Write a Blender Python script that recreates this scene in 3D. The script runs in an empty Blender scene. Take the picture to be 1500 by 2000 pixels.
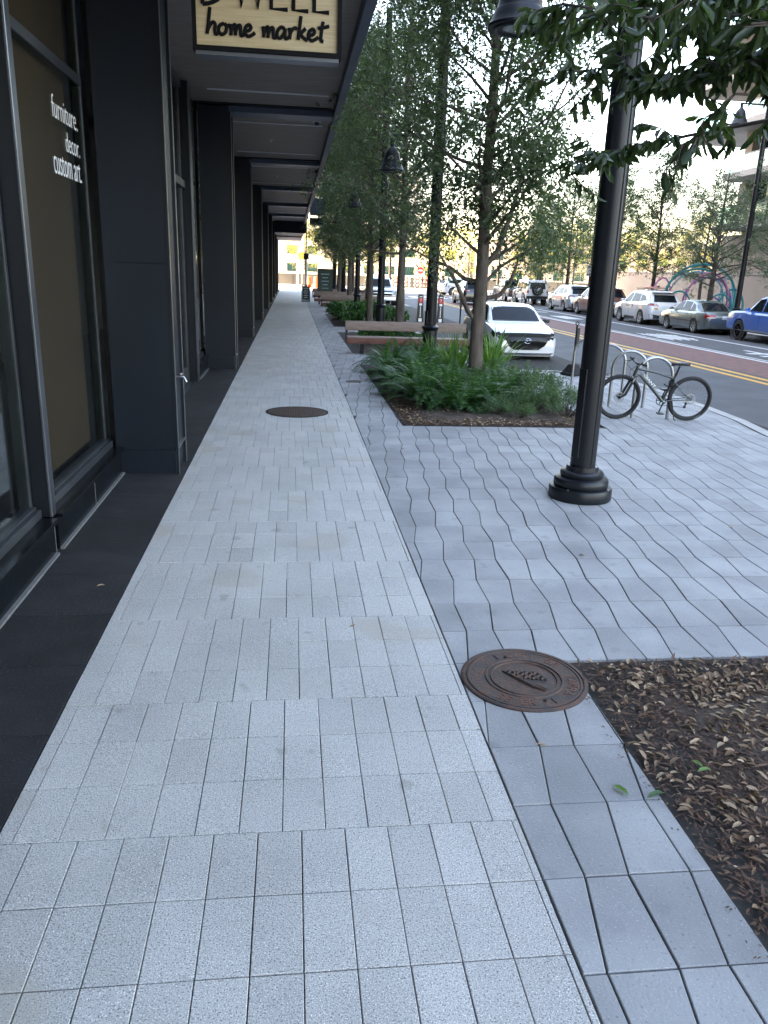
import bpy, math, random
import numpy as np
from mathutils import Vector, Matrix
S = bpy.context.scene
COL = S.collection
PI = math.pi
sin, cos = math.sin, math.cos

# ------------------------------------------------------------------ camera
F_PX, PITCH, ROLL, YAW, CAM_H = 1530.0, 17.192, -1.997, 6.990, 2.12
def cam_axes():
    pi, ro, ya = map(math.radians, (PITCH, ROLL, YAW))
    fw = Vector((sin(ya)*cos(pi), cos(ya)*cos(pi), -sin(pi)))
    rt = Vector((cos(ya), -sin(ya), 0)); dn = fw.cross(rt)
    c, s = cos(ro), sin(ro)
    return c*rt + s*dn, -s*rt + c*dn, fw
r_, d_, f_ = cam_axes()
cd = bpy.data.cameras.new('camera'); cam = bpy.data.objects.new('camera', cd); COL.objects.link(cam)
cam.matrix_world = Matrix(((r_.x, -d_.x, -f_.x, 0), (r_.y, -d_.y, -f_.y, 0), (r_.z, -d_.z, -f_.z, CAM_H), (0, 0, 0, 1)))
cd.sensor_width = 36; cd.lens = F_PX/2000*36; cd.clip_start = .05; cd.clip_end = 3000
S.camera = cam
# ------------------------------------------------------------------ light
SUN_EL, SUN_AZ = 16.0, 262.0      # degrees; azimuth clockwise from +Y: low sun from the left, behind the arcade building
w = bpy.data.worlds.new('World'); S.world = w; w.use_nodes = True
nt = w.node_tree; nt.nodes.clear()
sky = nt.nodes.new('ShaderNodeTexSky'); sky.sky_type = 'NISHITA'; sky.sun_disc = False
sky.sun_elevation = math.radians(SUN_EL); sky.sun_rotation = math.radians(SUN_AZ)
sky.air_density = 1.0; sky.dust_density = 3.0; sky.ozone_density = 1.0; sky.altitude = 10
bg = nt.nodes.new('ShaderNodeBackground'); bg.inputs[1].default_value = .15
ou = nt.nodes.new('ShaderNodeOutputWorld')
tint = nt.nodes.new('ShaderNodeVectorMath'); tint.operation = 'MULTIPLY'; tint.inputs[1].default_value = (1.165, .985, .885)     # camera white balance
nt.links.new(sky.outputs[0], tint.inputs[0]); nt.links.new(tint.outputs[0], bg.inputs[0]); nt.links.new(bg.outputs[0], ou.inputs[0])
sd = bpy.data.lights.new('sun', 'SUN'); sd.energy = 2.2; sd.angle = math.radians(.5); sd.color = (1, .83, .62)
so = bpy.data.objects.new('sun', sd); COL.objects.link(so)
az, el = math.radians(SUN_AZ), math.radians(SUN_EL)
sv = Vector((sin(az)*cos(el), cos(az)*cos(el), sin(el)))
so.rotation_euler = (-sv).to_track_quat('-Z', 'Y').to_euler(); so.location = sv*60
S.view_settings.view_transform = 'Standard'; S.view_settings.look = 'None'
S.view_settings.exposure = 4.03; S.view_settings.gamma = 1
S.render.engine = 'CYCLES'
try:
    S.cycles.max_bounces = 8; S.cycles.transparent_max_bounces = 12
except Exception: pass

# ------------------------------------------------------------------ materials
def mat(name, col, rough=.6, metal=0., var=0., vs=4., col2=None, bump=0., bs=60., spec=.5, rnd=0., coat=0., emit=0., stretch=(1, 1, 1), speck=None, det=3., ramp=(.35, .65), glossmap=0.):
    m = bpy.data.materials.new(name); m.use_nodes = True
    n = m.node_tree.nodes; L = m.node_tree.links; b = n['Principled BSDF']
    c = tuple(col)+(1,)
    b.inputs['Roughness'].default_value = rough; b.inputs['Metallic'].default_value = metal
    b.inputs['Specular IOR Level'].default_value = spec
    if coat: b.inputs['Coat Weight'].default_value = coat; b.inputs['Coat Roughness'].default_value = .04
    tc = n.new('ShaderNodeTexCoord'); mp = n.new('ShaderNodeMapping'); mp.inputs['Scale'].default_value = stretch
    L.new(tc.outputs['Object'], mp.inputs[0])
    out = None
    def mix(fac, a, bb, typ='MIX'):
        x = n.new('ShaderNodeMix'); x.data_type = 'RGBA'; x.blend_type = typ
        for s, v in ((0, fac), (6, a), (7, bb)):
            if hasattr(v, 'type') and not isinstance(v, (tuple, float)): L.new(v, x.inputs[s])
            else: x.inputs[s].default_value = v
        return x.outputs[2]
    cur = c
    if var or col2:
        no = n.new('ShaderNodeTexNoise'); no.inputs['Scale'].default_value = vs; no.inputs['Detail'].default_value = det
        L.new(mp.outputs[0], no.inputs[0])
        rp = n.new('ShaderNodeMapRange'); rp.inputs[1].default_value = ramp[0]; rp.inputs[2].default_value = ramp[1]
        L.new(no.outputs[0], rp.inputs[0])
        c2 = tuple(col2)+(1,) if col2 else tuple(max(0, x*(1-var)) for x in col)+(1,)
        cur = mix(rp.outputs[0], c, c2)
        if glossmap:
            rr = n.new('ShaderNodeMapRange'); rr.inputs[3].default_value = rough-glossmap; rr.inputs[4].default_value = rough+glossmap
            L.new(no.outputs[0], rr.inputs[0]); L.new(rr.outputs[0], b.inputs['Roughness'])
    if speck:
        for (sc, th, sc_col, amt) in speck:
            no = n.new('ShaderNodeTexNoise'); no.inputs['Scale'].default_value = sc; no.inputs['Detail'].default_value = 1.
            L.new(mp.outputs[0], no.inputs[0])
            rp = n.new('ShaderNodeMapRange'); rp.inputs[1].default_value = th; rp.inputs[2].default_value = th+.05; rp.inputs[4].default_value = amt
            L.new(no.outputs[0], rp.inputs[0])
            cur = mix(rp.outputs[0], cur, tuple(sc_col)+(1,))
    if rnd:
        at = n.new('ShaderNodeAttribute'); at.attribute_name = 'rnd'
        rr = n.new('ShaderNodeMapRange'); rr.inputs[3].default_value = 1-rnd; rr.inputs[4].default_value = 1+rnd
        L.new(at.outputs['Fac'], rr.inputs[0])
        mm = n.new('ShaderNodeVectorMath'); mm.operation = 'SCALE'
        if isinstance(cur, tuple): mm.inputs[0].default_value = cur[:3]
        else: L.new(cur, mm.inputs[0])
        L.new(rr.outputs[0], mm.inputs['Scale']); cur = mm.outputs[0]
    if isinstance(cur, tuple): b.inputs['Base Color'].default_value = cur
    else: L.new(cur, b.inputs['Base Color'])
    if bump:
        no = n.new('ShaderNodeTexNoise'); no.inputs['Scale'].default_value = bs; no.inputs['Detail'].default_value = 4
        L.new(mp.outputs[0], no.inputs[0])
        bp = n.new('ShaderNodeBump'); bp.inputs['Strength'].default_value = bump; bp.inputs['Distance'].default_value = .01
        L.new(no.outputs[0], bp.inputs['Height']); L.new(bp.outputs[0], b.inputs['Normal'])
    if emit:
        b.inputs['Emission Color'].default_value = c; b.inputs['Emission Strength'].default_value = emit
    return m

def leafmat(name, col, col2, transl=.35, rough=.45):
    m = bpy.data.materials.new(name); m.use_nodes = True
    n = m.node_tree.nodes; L = m.node_tree.links; b = n['Principled BSDF']; o = n['Material Output']
    at = n.new('ShaderNodeAttribute'); at.attribute_name = 'rnd'
    x = n.new('ShaderNodeMix'); x.data_type = 'RGBA'; x.inputs[6].default_value = tuple(col)+(1,); x.inputs[7].default_value = tuple(col2)+(1,)
    L.new(at.outputs['Fac'], x.inputs[0]); L.new(x.outputs[2], b.inputs['Base Color'])
    b.inputs['Roughness'].default_value = rough
    t = n.new('ShaderNodeBsdfTranslucent'); mm = n.new('ShaderNodeVectorMath'); mm.operation = 'MULTIPLY'; mm.inputs[1].default_value = (1.5, 1.7, .7)
    L.new(x.outputs[2], mm.inputs[0]); L.new(mm.outputs[0], t.inputs[0])
    ms = n.new('ShaderNodeMixShader'); ms.inputs[0].default_value = transl
    L.new(b.outputs[0], ms.inputs[1]); L.new(t.outputs[0], ms.inputs[2]); L.new(ms.outputs[0], o.inputs[0])
    return m

def glassmat(name, tint, refl=.5, see=.6, rough=.02):
    """pane: tinted see-through mixed with a mirror coat by Fresnel"""
    m = bpy.data.materials.new(name); m.use_nodes = True
    n = m.node_tree.nodes; L = m.node_tree.links; n.remove(n['Principled BSDF']); o = n['Material Output']
    tr = n.new('ShaderNodeBsdfTransparent'); tr.inputs[0].default_value = tuple(tint)+(1,)
    gl = n.new('ShaderNodeBsdfGlossy'); gl.inputs['Roughness'].default_value = rough; gl.inputs[0].default_value = (.9, .95, 1, 1)
    lw = n.new('ShaderNodeLayerWeight'); lw.inputs[0].default_value = .5
    pw = n.new('ShaderNodeMath'); pw.operation = 'POWER'; pw.inputs[1].default_value = 4.5; L.new(lw.outputs['Facing'], pw.inputs[0])
    fr = n.new('ShaderNodeMapRange'); fr.inputs[3].default_value = .03+refl*.2; fr.inputs[4].default_value = .75; L.new(pw.outputs[0], fr.inputs[0])
    ms = n.new('ShaderNodeMixShader')
    L.new(fr.outputs[0], ms.inputs[0]); L.new(tr.outputs[0], ms.inputs[1]); L.new(gl.outputs[0], ms.inputs[2]); L.new(ms.outputs[0], o.inputs[0])
    return m

M = {}
M['terrazzo'] = mat('pale speckled paver', (.50, .485, .465), .75, var=.14, vs=1.6, rnd=.06, bump=.3, bs=160,
                    speck=[(165, .58, (.11, .11, .115), .75), (210, .60, (.88, .88, .86), .75), (1.3, .62, (.40, .36, .30), .45), (5, .70, (.22, .20, .18), .40)])
M['paver'] = mat('blue grey concrete paver', (.33, .33, .335), .7, var=.22, vs=2.2, rnd=.12, bump=.25, bs=90,
                 speck=[(75, .66, (.13, .13, .14), .6), (6, .66, (.20, .20, .21), .45), (1.1, .58, (.24, .24, .25), .55), (150, .66, (.6, .6, .6), .5)])
M['darkstone'] = mat('charcoal granite slab', (.027, .0265, .030), .8, var=.3, vs=3, bump=.3, bs=120, rnd=.15, spec=.3, speck=[(110, .64, (.09, .09, .09), .7), (2, .60, (.036, .036, .04), .6)])
M['joint'] = mat('sand joint', (.035, .033, .03), .9, var=.4, vs=30)
M['concrete'] = mat('kerb concrete', (.42, .41, .39), .8, var=.2, vs=3, bump=.2, bs=90)
M['asphalt'] = mat('asphalt', (.085, .088, .095), .8, var=.25, vs=1.2, bump=.3, bs=150, speck=[(90, .64, (.17, .17, .17), .5)])
M['ground'] = mat('far ground', (.25, .24, .22), .9, var=.2, vs=.3)
M['brick'] = mat('red brick paving', (.20, .095, .080), .8, var=.4, vs=9, col2=(.12, .07, .065), bump=.3, bs=60, stretch=(1, .35, 1))
M['whitepaint'] = mat('white road paint', (.72, .72, .70), .6, var=.22, vs=9)
M['yellowpaint'] = mat('yellow road paint', (.72, .40, .06), .6, var=.2, vs=9)
M['soil'] = mat('dark soil', (.045, .031, .024), .95, var=.5, vs=9, bump=.8, bs=45, col2=(.085, .064, .052))
M['navy'] = mat('blue black metal cladding', (.0052, .0092, .0165), .45, var=.25, vs=1.1, bump=.03, bs=8, spec=.3)
M['navytrim'] = mat('brushed trim', (.34, .36, .38), .28, metal=.9, var=.2, vs=6)
M['fin'] = mat('grey anodised fin', (.13, .14, .16), .38, metal=.7, var=.2, vs=3)
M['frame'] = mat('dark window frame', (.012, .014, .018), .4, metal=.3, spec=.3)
M['frame2'] = mat('mid grey window frame', (.055, .06, .068), .42, metal=.3, var=.2, vs=4, spec=.4)
M['soffit'] = mat('grey brown grained soffit', (.23, .19, .165), .6, var=.45, vs=4, stretch=(.5, 14, 1), bump=.12, bs=20)
M['fascia'] = mat('blue grey fascia', (.060, .080, .120), .42, metal=.3, var=.15, vs=2)
M['strip'] = mat('light strip lens', (.50, .50, .54), .35)
M['sill'] = mat('polished dark granite', (.007, .009, .012), .22, var=.5, vs=5, bump=.05, bs=60, glossmap=.1, spec=.35)
M['caulk'] = mat('grey mortar bead', (.17, .17, .17), .8, var=.2, vs=20)
M['blind'] = mat('brown roller blind', (.125, .078, .048), .8, var=.18, vs=.9)
M['wallpaper'] = mat('pale patterned wallpaper', (.55, .60, .58), .8, var=.1, vs=3)
M['roomdark'] = mat('dim shop interior', (.05, .05, .05), .8, var=.3, vs=2)
M['roomfloor'] = mat('shop floor', (.10, .10, .095), .3, var=.3, vs=2)
M['glass'] = glassmat('shop glass', (.82, .84, .80), .16)
M['white'] = mat('white lettering', (.85, .85, .85), .5)
M['black'] = mat('black lettering', (.004, .004, .005), .7, spec=.15)
M['blackmetal'] = mat('black painted steel', (.006, .008, .012), .38, var=.25, vs=3, bump=.05, bs=25, glossmap=.08, spec=.4)
M['signwood'] = mat('pale wood sign face', (.50, .40, .24), .55, var=.22, vs=3, stretch=(1, 1, 24), col2=(.41, .31, .17), bump=.05)
M['signledge'] = mat('sign metal edge', (.10, .11, .13), .4, metal=.4)
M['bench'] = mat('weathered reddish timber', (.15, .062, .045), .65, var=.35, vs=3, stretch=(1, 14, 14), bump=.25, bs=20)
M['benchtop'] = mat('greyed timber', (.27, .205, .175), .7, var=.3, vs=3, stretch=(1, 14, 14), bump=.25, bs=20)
M['bark'] = mat('grey bark', (.125, .10, .08), .9, var=.5, vs=9, stretch=(1, 1, .22), bump=1.0, bs=22, col2=(.055, .045, .038))
M['bark2'] = mat('dark bark', (.085, .07, .06), .9, var=.4, vs=6, stretch=(1, 1, .25), bump=.8, bs=25)
M['leaf'] = leafmat('oak leaves', (.038, .066, .034), (.125, .165, .085), .36)
M['leafnear'] = leafmat('oak leaves near', (.024, .045, .018), (.085, .12, .045), .38, .35)
M['leafpale'] = leafmat('cypress leaves', (.065, .095, .065), (.16, .20, .14), .35)
M['leafsunlit'] = leafmat('sunlight tinted leaves', (.16, .18, .04), (.42, .36, .07), .4)  # yellow of the low sun is put into the leaf colour
M['fern'] = leafmat('fern green', (.022, .065, .022), (.085, .18, .05), .35, .4)
M['blade'] = leafmat('blade green', (.06, .14, .03), (.17, .30, .06), .3, .35)
M['shrub'] = leafmat('shrub green', (.045, .09, .045), (.13, .20, .09), .3)
M['dead'] = leafmat('dry leaf litter', (.12, .065, .035), (.44, .33, .22), .05, .8)
M['chip'] = leafmat('wood chips', (.030, .016, .011), (.15, .085, .055), .0, .9)
M['rust'] = mat('rusted cast iron', (.105, .058, .042), .6, metal=.35, var=.45, vs=12, bump=.5, bs=70, col2=(.055, .045, .042))
M['rustlet'] = mat('rust worn lettering', (.16, .075, .045), .6, metal=.3, var=.3, vs=30)
M['steel'] = mat('brushed stainless', (.40, .41, .42), .34, metal=1., var=.15, vs=20)
M['rubber'] = mat('tyre rubber', (.014, .014, .015), .75, var=.3, vs=12, bump=.2, bs=80)
M['rim'] = mat('alloy', (.42, .43, .44), .3, metal=.9)
M['darkrim'] = mat('dark alloy', (.045, .045, .05), .35, metal=.8)
M['carglass'] = mat('car glass', (.006, .010, .014), .06, spec=.16)
M['carblack'] = mat('black trim', (.012, .012, .013), .4)
M['under'] = mat('underbody', (.01, .01, .01), .9)
M['redlamp'] = mat('red lamp lens', (.30, .012, .012), .15, coat=.5)
M['amber'] = mat('amber lens', (.55, .18, .03), .2)
M['headlamp'] = mat('headlamp lens', (.30, .33, .36), .08, metal=.5, coat=1)
M['chrome'] = mat('chrome', (.75, .76, .78), .12, metal=1)
M['plate'] = mat('number plate', (.62, .63, .62), .5)
M['orange'] = mat('orange plastic', (.75, .12, .03), .5, var=.15, vs=3)
M['red'] = mat('red sign paint', (.50, .03, .03), .5)
M['teal'] = mat('teal steel tube', (.02, .24, .28), .4)
M['pink'] = mat('pink steel tube', (.62, .22, .42), .4)
M['violet'] = mat('violet steel tube', (.22, .09, .42), .4)
M['lav'] = mat('pale blue steel tube', (.22, .42, .55), .4)
M['beigewall'] = mat('beige wall', (.30, .26, .22), .8, var=.12, vs=.6, bump=.1, bs=20)
M['slab'] = mat('pale balcony slab', (.30, .295, .285), .7, var=.1, vs=.5)
M['soff2'] = mat('balcony soffit', (.26, .20, .155), .8, var=.1, vs=.7)
M['bglass'] = mat('tower glass', (.010, .035, .034), .06, spec=.5)
M['railglass'] = glassmat('balcony glass', (.72, .88, .86), .3)
M['mullion'] = mat('tower mullion', (.03, .035, .04), .5)
M['concwall'] = mat('sunlit pale building', (.60, .54, .44), .8, var=.15, vs=.15)
M['fence'] = mat('fence mesh', (.09, .085, .07), .8, var=.3, vs=.5)
M['board'] = mat('dark green display', (.02, .065, .06), .25, var=.2, vs=2)
M['lampglass'] = mat('lamp lens', (.40, .43, .42), .12, coat=.5)
def paint(name, c, metal=.2): return mat(name, c, .28, metal=metal, coat=1., var=.06, vs=1)

# ------------------------------------------------------------------ mesh helpers
class MB:
    def __init__(s): s.v = []; s.f = []; s.r = []
    def add(s, vs, fs, r=None):
        k = len(s.v); s.v += [tuple(v) for v in vs]
        for f in fs: s.f.append(tuple(i+k for i in f)); s.r.append(r if r is not None else .5)
        return s
    def box(s, x0, x1, y0, y1, z0, z1, r=None):
        v = [(x, y, z) for z in (z0, z1) for y in (y0, y1) for x in (x0, x1)]
        return s.add(v, [(0, 2, 3, 1), (4, 5, 7, 6), (0, 1, 5, 4), (2, 6, 7, 3), (0, 4, 6, 2), (1, 3, 7, 5)], r)
    def rbox(s, x0, x1, y0, y1, z0, z1, c=.01):
        """box with chamfered vertical+horizontal edges"""
        def ring(i, z): return [(x0+i+c*0, y0+c+i, z), (x0+c+i, y0+i, z), (x1-c-i, y0+i, z), (x1-i, y0+c+i, z), (x1-i, y1-c-i, z), (x1-c-i, y1-i, z), (x0+c+i, y1-i, z), (x0+i, y1-c-i, z)]
        R = [ring(c*.7, z0), ring(0, z0+c), ring(0, z1-c), ring(c*.7, z1)]
        s.loft(R, True, True); return s
    def loft(s, rings, cap0=False, cap1=False, closed=True):
        n = len(rings[0]); k = len(s.v)
        for r in rings: s.v += [tuple(p) for p in r]
        for i in range(len(rings)-1):
            for j in range(n if closed else n-1):
                a = k+i*n+j; b = k+i*n+(j+1) % n
                s.f.append((a, b, b+n, a+n)); s.r.append(.5)
        if cap0: s.f.append(tuple(k+j for j in range(n))[::-1]); s.r.append(.5)
        if cap1: s.f.append(tuple(k+(len(rings)-1)*n+j for j in range(n))); s.r.append(.5)
        return s
    def tube(s, pts, rad, n=8, cap=True):
        pts = [Vector(p) for p in pts]; R = rad if isinstance(rad, (list, tuple)) else [rad]*len(pts)
        rings = []; up = None
        for i, p in enumerate(pts):
            d = (pts[min(i+1, len(pts)-1)]-pts[max(i-1, 0)])
            d = d.normalized() if d.length > 1e-9 else Vector((0, 0, 1))
            if up is None: up = Vector((0, 0, 1)) if abs(d.z) < .9 else Vector((1, 0, 0))
            a = d.cross(up); a = a.normalized() if a.length > 1e-6 else d.orthogonal().normalized()
            b = d.cross(a).normalized(); up = -b if (-b).dot(up) > 0 else b
            rings.append([p+a*R[i]*cos(2*PI*j/n)+b*R[i]*sin(2*PI*j/n) for j in range(n)])
        return s.loft(rings, cap, cap)
    def lathe(s, prof, n=32, c=(0, 0, 0)):
        rings = [[(c[0]+r*cos(2*PI*j/n), c[1]+r*sin(2*PI*j/n), c[2]+z) for j in range(n)] for r, z in prof]
        return s.loft(rings, True, True)
    def disc(s, c, axis, r, th, n=24):
        axis = Vector(axis).normalized(); c = Vector(c); return s.tube([c-axis*th/2, c+axis*th/2], r, n)
    def torus(s, c, axis, R, r, n=32, m=8, a0=0, a1=2*PI, flat=1.):
        axis = Vector(axis).normalized(); u = axis.orthogonal().normalized() if abs(axis.z) > .9 else axis.cross(Vector((0, 0, 1))).normalized()
        v = axis.cross(u); c = Vector(c); full = abs(a1-a0-2*PI) < 1e-6
        rings = []
        for i in range(n+(0 if full else 1)):
            t = a0+(a1-a0)*i/n; d = u*cos(t)+v*sin(t)
            rings.append([c+d*(R+r*cos(2*PI*j/m))+axis*r*flat*sin(2*PI*j/m) for j in range(m)])
        if full: rings.append(rings[0])
        return s.loft(rings, not full, not full)
    def xf(s, mt):
        s.v = [tuple(mt @ Vector(v)) for v in s.v]; return s
    def build(s, name, m, parent=None, smooth=35, bevel=0, rnd=False):
        me = bpy.data.meshes.new(name); me.from_pydata(s.v, [], s.f)
        o = bpy.data.objects.new(name, me); COL.objects.link(o)
        for mm in (m if isinstance(m, (list, tuple)) else [m]): me.materials.append(M[mm] if isinstance(mm, str) else mm)
        if rnd:
            a = me.attributes.new('rnd', 'FLOAT', 'FACE'); a.data.foreach_set('value', s.r)
        if smooth:
            me.polygons.foreach_set('use_smooth', [True]*len(me.polygons)); me.set_sharp_from_angle(angle=math.radians(smooth))
        if bevel:
            b = o.modifiers.new('bevel', 'BEVEL'); b.width = bevel; b.segments = 2; b.limit_method = 'ANGLE'
        if parent: o.parent = parent
        me.update(); return o

def tag(o, label, cat, group=None):
    o['label'] = label; o['category'] = cat
    if group: o['group'] = group
    return o
def struct(o): o['kind'] = 'structure'; return o
def stuff(o, label=None, cat=None):
    o['kind'] = 'stuff'
    if label: o['label'] = label; o['category'] = cat
    return o
def empty(name, loc=(0, 0, 0), rz=0.):
    o = bpy.data.objects.new(name, None); COL.objects.link(o); o.location = loc; o.rotation_euler = (0, 0, rz); o.empty_display_size = .2; return o
def copy_tree(o, loc=None, rz=None, label=None, parent=None, sc=None):
    c = o.copy(); COL.objects.link(c)
    if parent: c.parent = parent
    for ch in list(o.children): copy_tree(ch, parent=c)
    if loc is not None: c.location = loc
    if rz is not None: c.rotation_euler = (0, 0, rz)
    if sc is not None: c.scale = (sc,)*3 if isinstance(sc, (int, float)) else sc
    if label: c['label'] = label
    return c
def plabel(o, l): o['label'] = l; return o

def text_mb(body, width, height, depth=.004, spacing=1., font_offset=0.):
    """flat lettering in the XY plane, fitted to width x height of its ink, thickness +Z, lower left at the origin"""
    cu = bpy.data.curves.new('t', 'FONT'); cu.body = body; cu.size = 1; cu.extrude = .02; cu.space_character = spacing; cu.offset = font_offset; cu.resolution_u = 4
    o = bpy.data.objects.new('t', cu); COL.objects.link(o); bpy.context.view_layer.update()
    me = bpy.data.meshes.new_from_object(o.evaluated_get(bpy.context.evaluated_depsgraph_get()))
    vs = np.array([v.co[:] for v in me.vertices]); fs = [tuple(p.vertices) for p in me.polygons]
    bpy.data.objects.remove(o); bpy.data.meshes.remove(me); bpy.data.curves.remove(cu)
    lo, hi = vs.min(0), vs.max(0); vs = (vs-lo)/(hi-lo)*np.array([width, height, depth])
    b = MB(); b.add(vs.tolist(), fs); return b
def frame_m(origin, xd, yd):
    xd = Vector(xd).normalized(); yd = Vector(yd).normalized(); zd = xd.cross(yd)
    m = Matrix((xd, yd, zd)).transposed().to_4x4(); m.translation = Vector(origin); return m

# ------------------------------------------------------------------ leaves (numpy)
def leaf_arrays(P, D, N, Ls, W, fold=.25, simple=False):
    """P base points, D unit direction, N unit normal; returns verts, faces"""
    n = len(P); Sd = np.cross(D, N); Sd /= np.linalg.norm(Sd, axis=1)[:, None]+1e-9
    Ls = np.broadcast_to(np.asarray(Ls, float), (n,))[:, None]; W = np.broadcast_to(np.asarray(W, float), (n,))[:, None]
    if simple:
        V = np.stack([P, P+D*Ls*.5+Sd*W*.5+N*W*fold*.5, P+D*Ls, P+D*Ls*.5-Sd*W*.5+N*W*fold*.5], 1)
        F = np.arange(n*4).reshape(n, 4); return V.reshape(-1, 3), F
    up = N*W*fold
    V = np.stack([P, P+D*Ls*.3+Sd*W*.42+up, P+D*Ls*.68+Sd*W*.40+up*.7, P+D*Ls-N*Ls*.12, P+D*Ls*.68-Sd*W*.40+up*.7, P+D*Ls*.3-Sd*W*.42+up], 1)
    i = np.arange(n)[:, None]*6
    F = np.concatenate([i+np.array([[0, 1, 2, 3]]), i+np.array([[0, 3, 4, 5]])], 1).reshape(-1, 4)
    return V.reshape(-1, 3), F
def quads_obj(name, V, F, m, rnd, parent=None):
    me = bpy.data.meshes.new(name); nf = len(F)
    me.vertices.add(len(V)); me.vertices.foreach_set('co', V.astype(np.float32).ravel())
    me.loops.add(nf*4); me.loops.foreach_set('vertex_index', F.astype(np.int32).ravel())
    me.polygons.add(nf); me.polygons.foreach_set('loop_start', np.arange(0, nf*4, 4, dtype=np.int32))
    a = me.attributes.new('rnd', 'FLOAT', 'FACE'); a.data.foreach_set('value', rnd.astype(np.float32))
    me.update(calc_edges=True); me.materials.append(M[m])
    o = bpy.data.objects.new(name, me); COL.objects.link(o)
    if parent: o.parent = parent
    return o
def unit(a): return a/(np.linalg.norm(a, axis=1)[:, None]+1e-9)

# ------------------------------------------------------------------ polygons for paving
def clip_half(poly, p, n):
    out = []; m = len(poly)
    for i in range(m):
        a = poly[i]; b = poly[(i+1) % m]
        da = (a[0]-p[0])*n[0]+(a[1]-p[1])*n[1]; db = (b[0]-p[0])*n[0]+(b[1]-p[1])*n[1]
        if da >= 0: out.append(a)
        if (da > 0 and db < 0) or (da < 0 and db > 0):
            t = da/(da-db); out.append((a[0]+(b[0]-a[0])*t, a[1]+(b[1]-a[1])*t))
    return out
def clip_poly(poly, zone):
    for i in range(len(zone)):
        a = zone[i]; b = zone[(i+1) % len(zone)]
        poly = clip_half(poly, a, (-(b[1]-a[1]), b[0]-a[0]))
        if len(poly) < 3: return []
    return poly
def area(p): return .5*sum(p[i][0]*p[(i+1) % len(p)][1]-p[(i+1) % len(p)][0]*p[i][1] for i in range(len(p)))
def inset(poly, d):
    n = len(poly); out = []
    for i in range(n):
        a, b, c = poly[i-1], poly[i], poly[(i+1) % n]
        e1 = (b[0]-a[0], b[1]-a[1]); e2 = (c[0]-b[0], c[1]-b[1])
        l1 = math.hypot(*e1); l2 = math.hypot(*e2)
        if l1 < 1e-6 or l2 < 1e-6: return None
        n1 = (-e1[1]/l1, e1[0]/l1); n2 = (-e2[1]/l2, e2[0]/l2)
        k = 1+n1[0]*n2[0]+n1[1]*n2[1]
        k = max(k, .12)
        out.append((b[0]+(n1[0]+n2[0])*d/k, b[1]+(n1[1]+n2[1])*d/k))
    return out
def dedupe(p):
    q = []
    for a in p:
        if not q or math.hypot(a[0]-q[-1][0], a[1]-q[-1][1]) > .004: q.append(a)
    if len(q) > 1 and math.hypot(q[0][0]-q[-1][0], q[0][1]-q[-1][1]) <= .004: q.pop()
    return q
def slab(mb, poly, rng, gap=.002, bev=.0025, jit=.0012, z=0., tilt=.0012):
    poly = dedupe(poly)
    if len(poly) < 3 or area(poly) < .0004: return
    g = gap*rng.uniform(.6, 1.5)
    a = inset(poly, g); b = inset(poly, g+bev)
    if not a or not b: return
    def okp(q): return all((q[i][0]-poly[i][0])**2+(q[i][1]-poly[i][1])**2 < .02**2 for i in range(len(q)))
    if area(b) < .0003 or not okp(b) or area(clip_poly(b, poly) or [(0, 0), (0, 0), (0, 0)]) < area(b)*.97:
        gx = sum(p[0] for p in poly)/len(poly); gy = sum(p[1] for p in poly)/len(poly)
        a = [(gx+(p[0]-gx)*.97, gy+(p[1]-gy)*.985) for p in poly]; b = [(gx+(p[0]-gx)*.93, gy+(p[1]-gy)*.975) for p in poly]
    dz = z+rng.uniform(-jit, jit); tx = rng.uniform(-tilt, tilt)*4; ty = rng.uniform(-tilt, tilt)*4
    cx = sum(p[0] for p in poly)/len(poly); cy = sum(p[1] for p in poly)/len(poly)
    Z = lambda p: dz+(p[0]-cx)*tx+(p[1]-cy)*ty
    n = len(a); k = len(mb.v); r = rng.random()
    mb.v += [(p[0], p[1], Z(p)) for p in b]+[(p[0], p[1], Z(p)-bev) for p in a]+[(p[0], p[1], z-.03) for p in a]
    mb.f.append(tuple(k+i for i in range(n))); mb.r.append(r)
    for i in range(n):
        j = (i+1) % n
        mb.f.append((k+n+i, k+n+j, k+j, k+i)); mb.f.append((k+2*n+i, k+2*n+j, k+n+j, k+n+i)); mb.r += [r, r]

# ================================================================== GROUND, PAVING, ROAD
ROADZ = -.10
b = MB(); b.box(-600, 700, -300, 1500, -.9, -.14); struct(b.build('ground', 'ground'))
b = MB(); b.box(-1.95, 7.3, -6, 76, -.30, -.018); struct(b.build('paving_bed', 'joint'))
b = MB(); b.box(7.3, 19.3, -40, 92, -.30, ROADZ); struct(b.build('road', 'asphalt'))
rng = random.Random(4)
# pale walkway: 12 columns, courses in threes, each group of three shifted half a paver
mb = MB(); X0, X1 = -1.12, .91; W = .1695; LY = .3283
g = -9
while True:
    y0 = 2.59+g*LY*3
    if y0 > 75: break
    off = (-.21 if g % 2 == 0 else -.135)
    ks = range(-8, 9)
    for c in range(3):
        ya = y0+c*LY; yb = ya+LY
        for k in ks:
            xa = off+k*W; xb = xa+W
            xa, xb = max(xa, X0), min(xb, X1)
            if xb-xa < .012: continue
            slab(mb, [(xa, ya+.0016), (xb, ya+.0016), (xb, yb), (xa, yb)], rng, gap=.0016, bev=.0022)
    g += 1
struct(mb.build('walkway', 'terrazzo', rnd=True))
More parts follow.
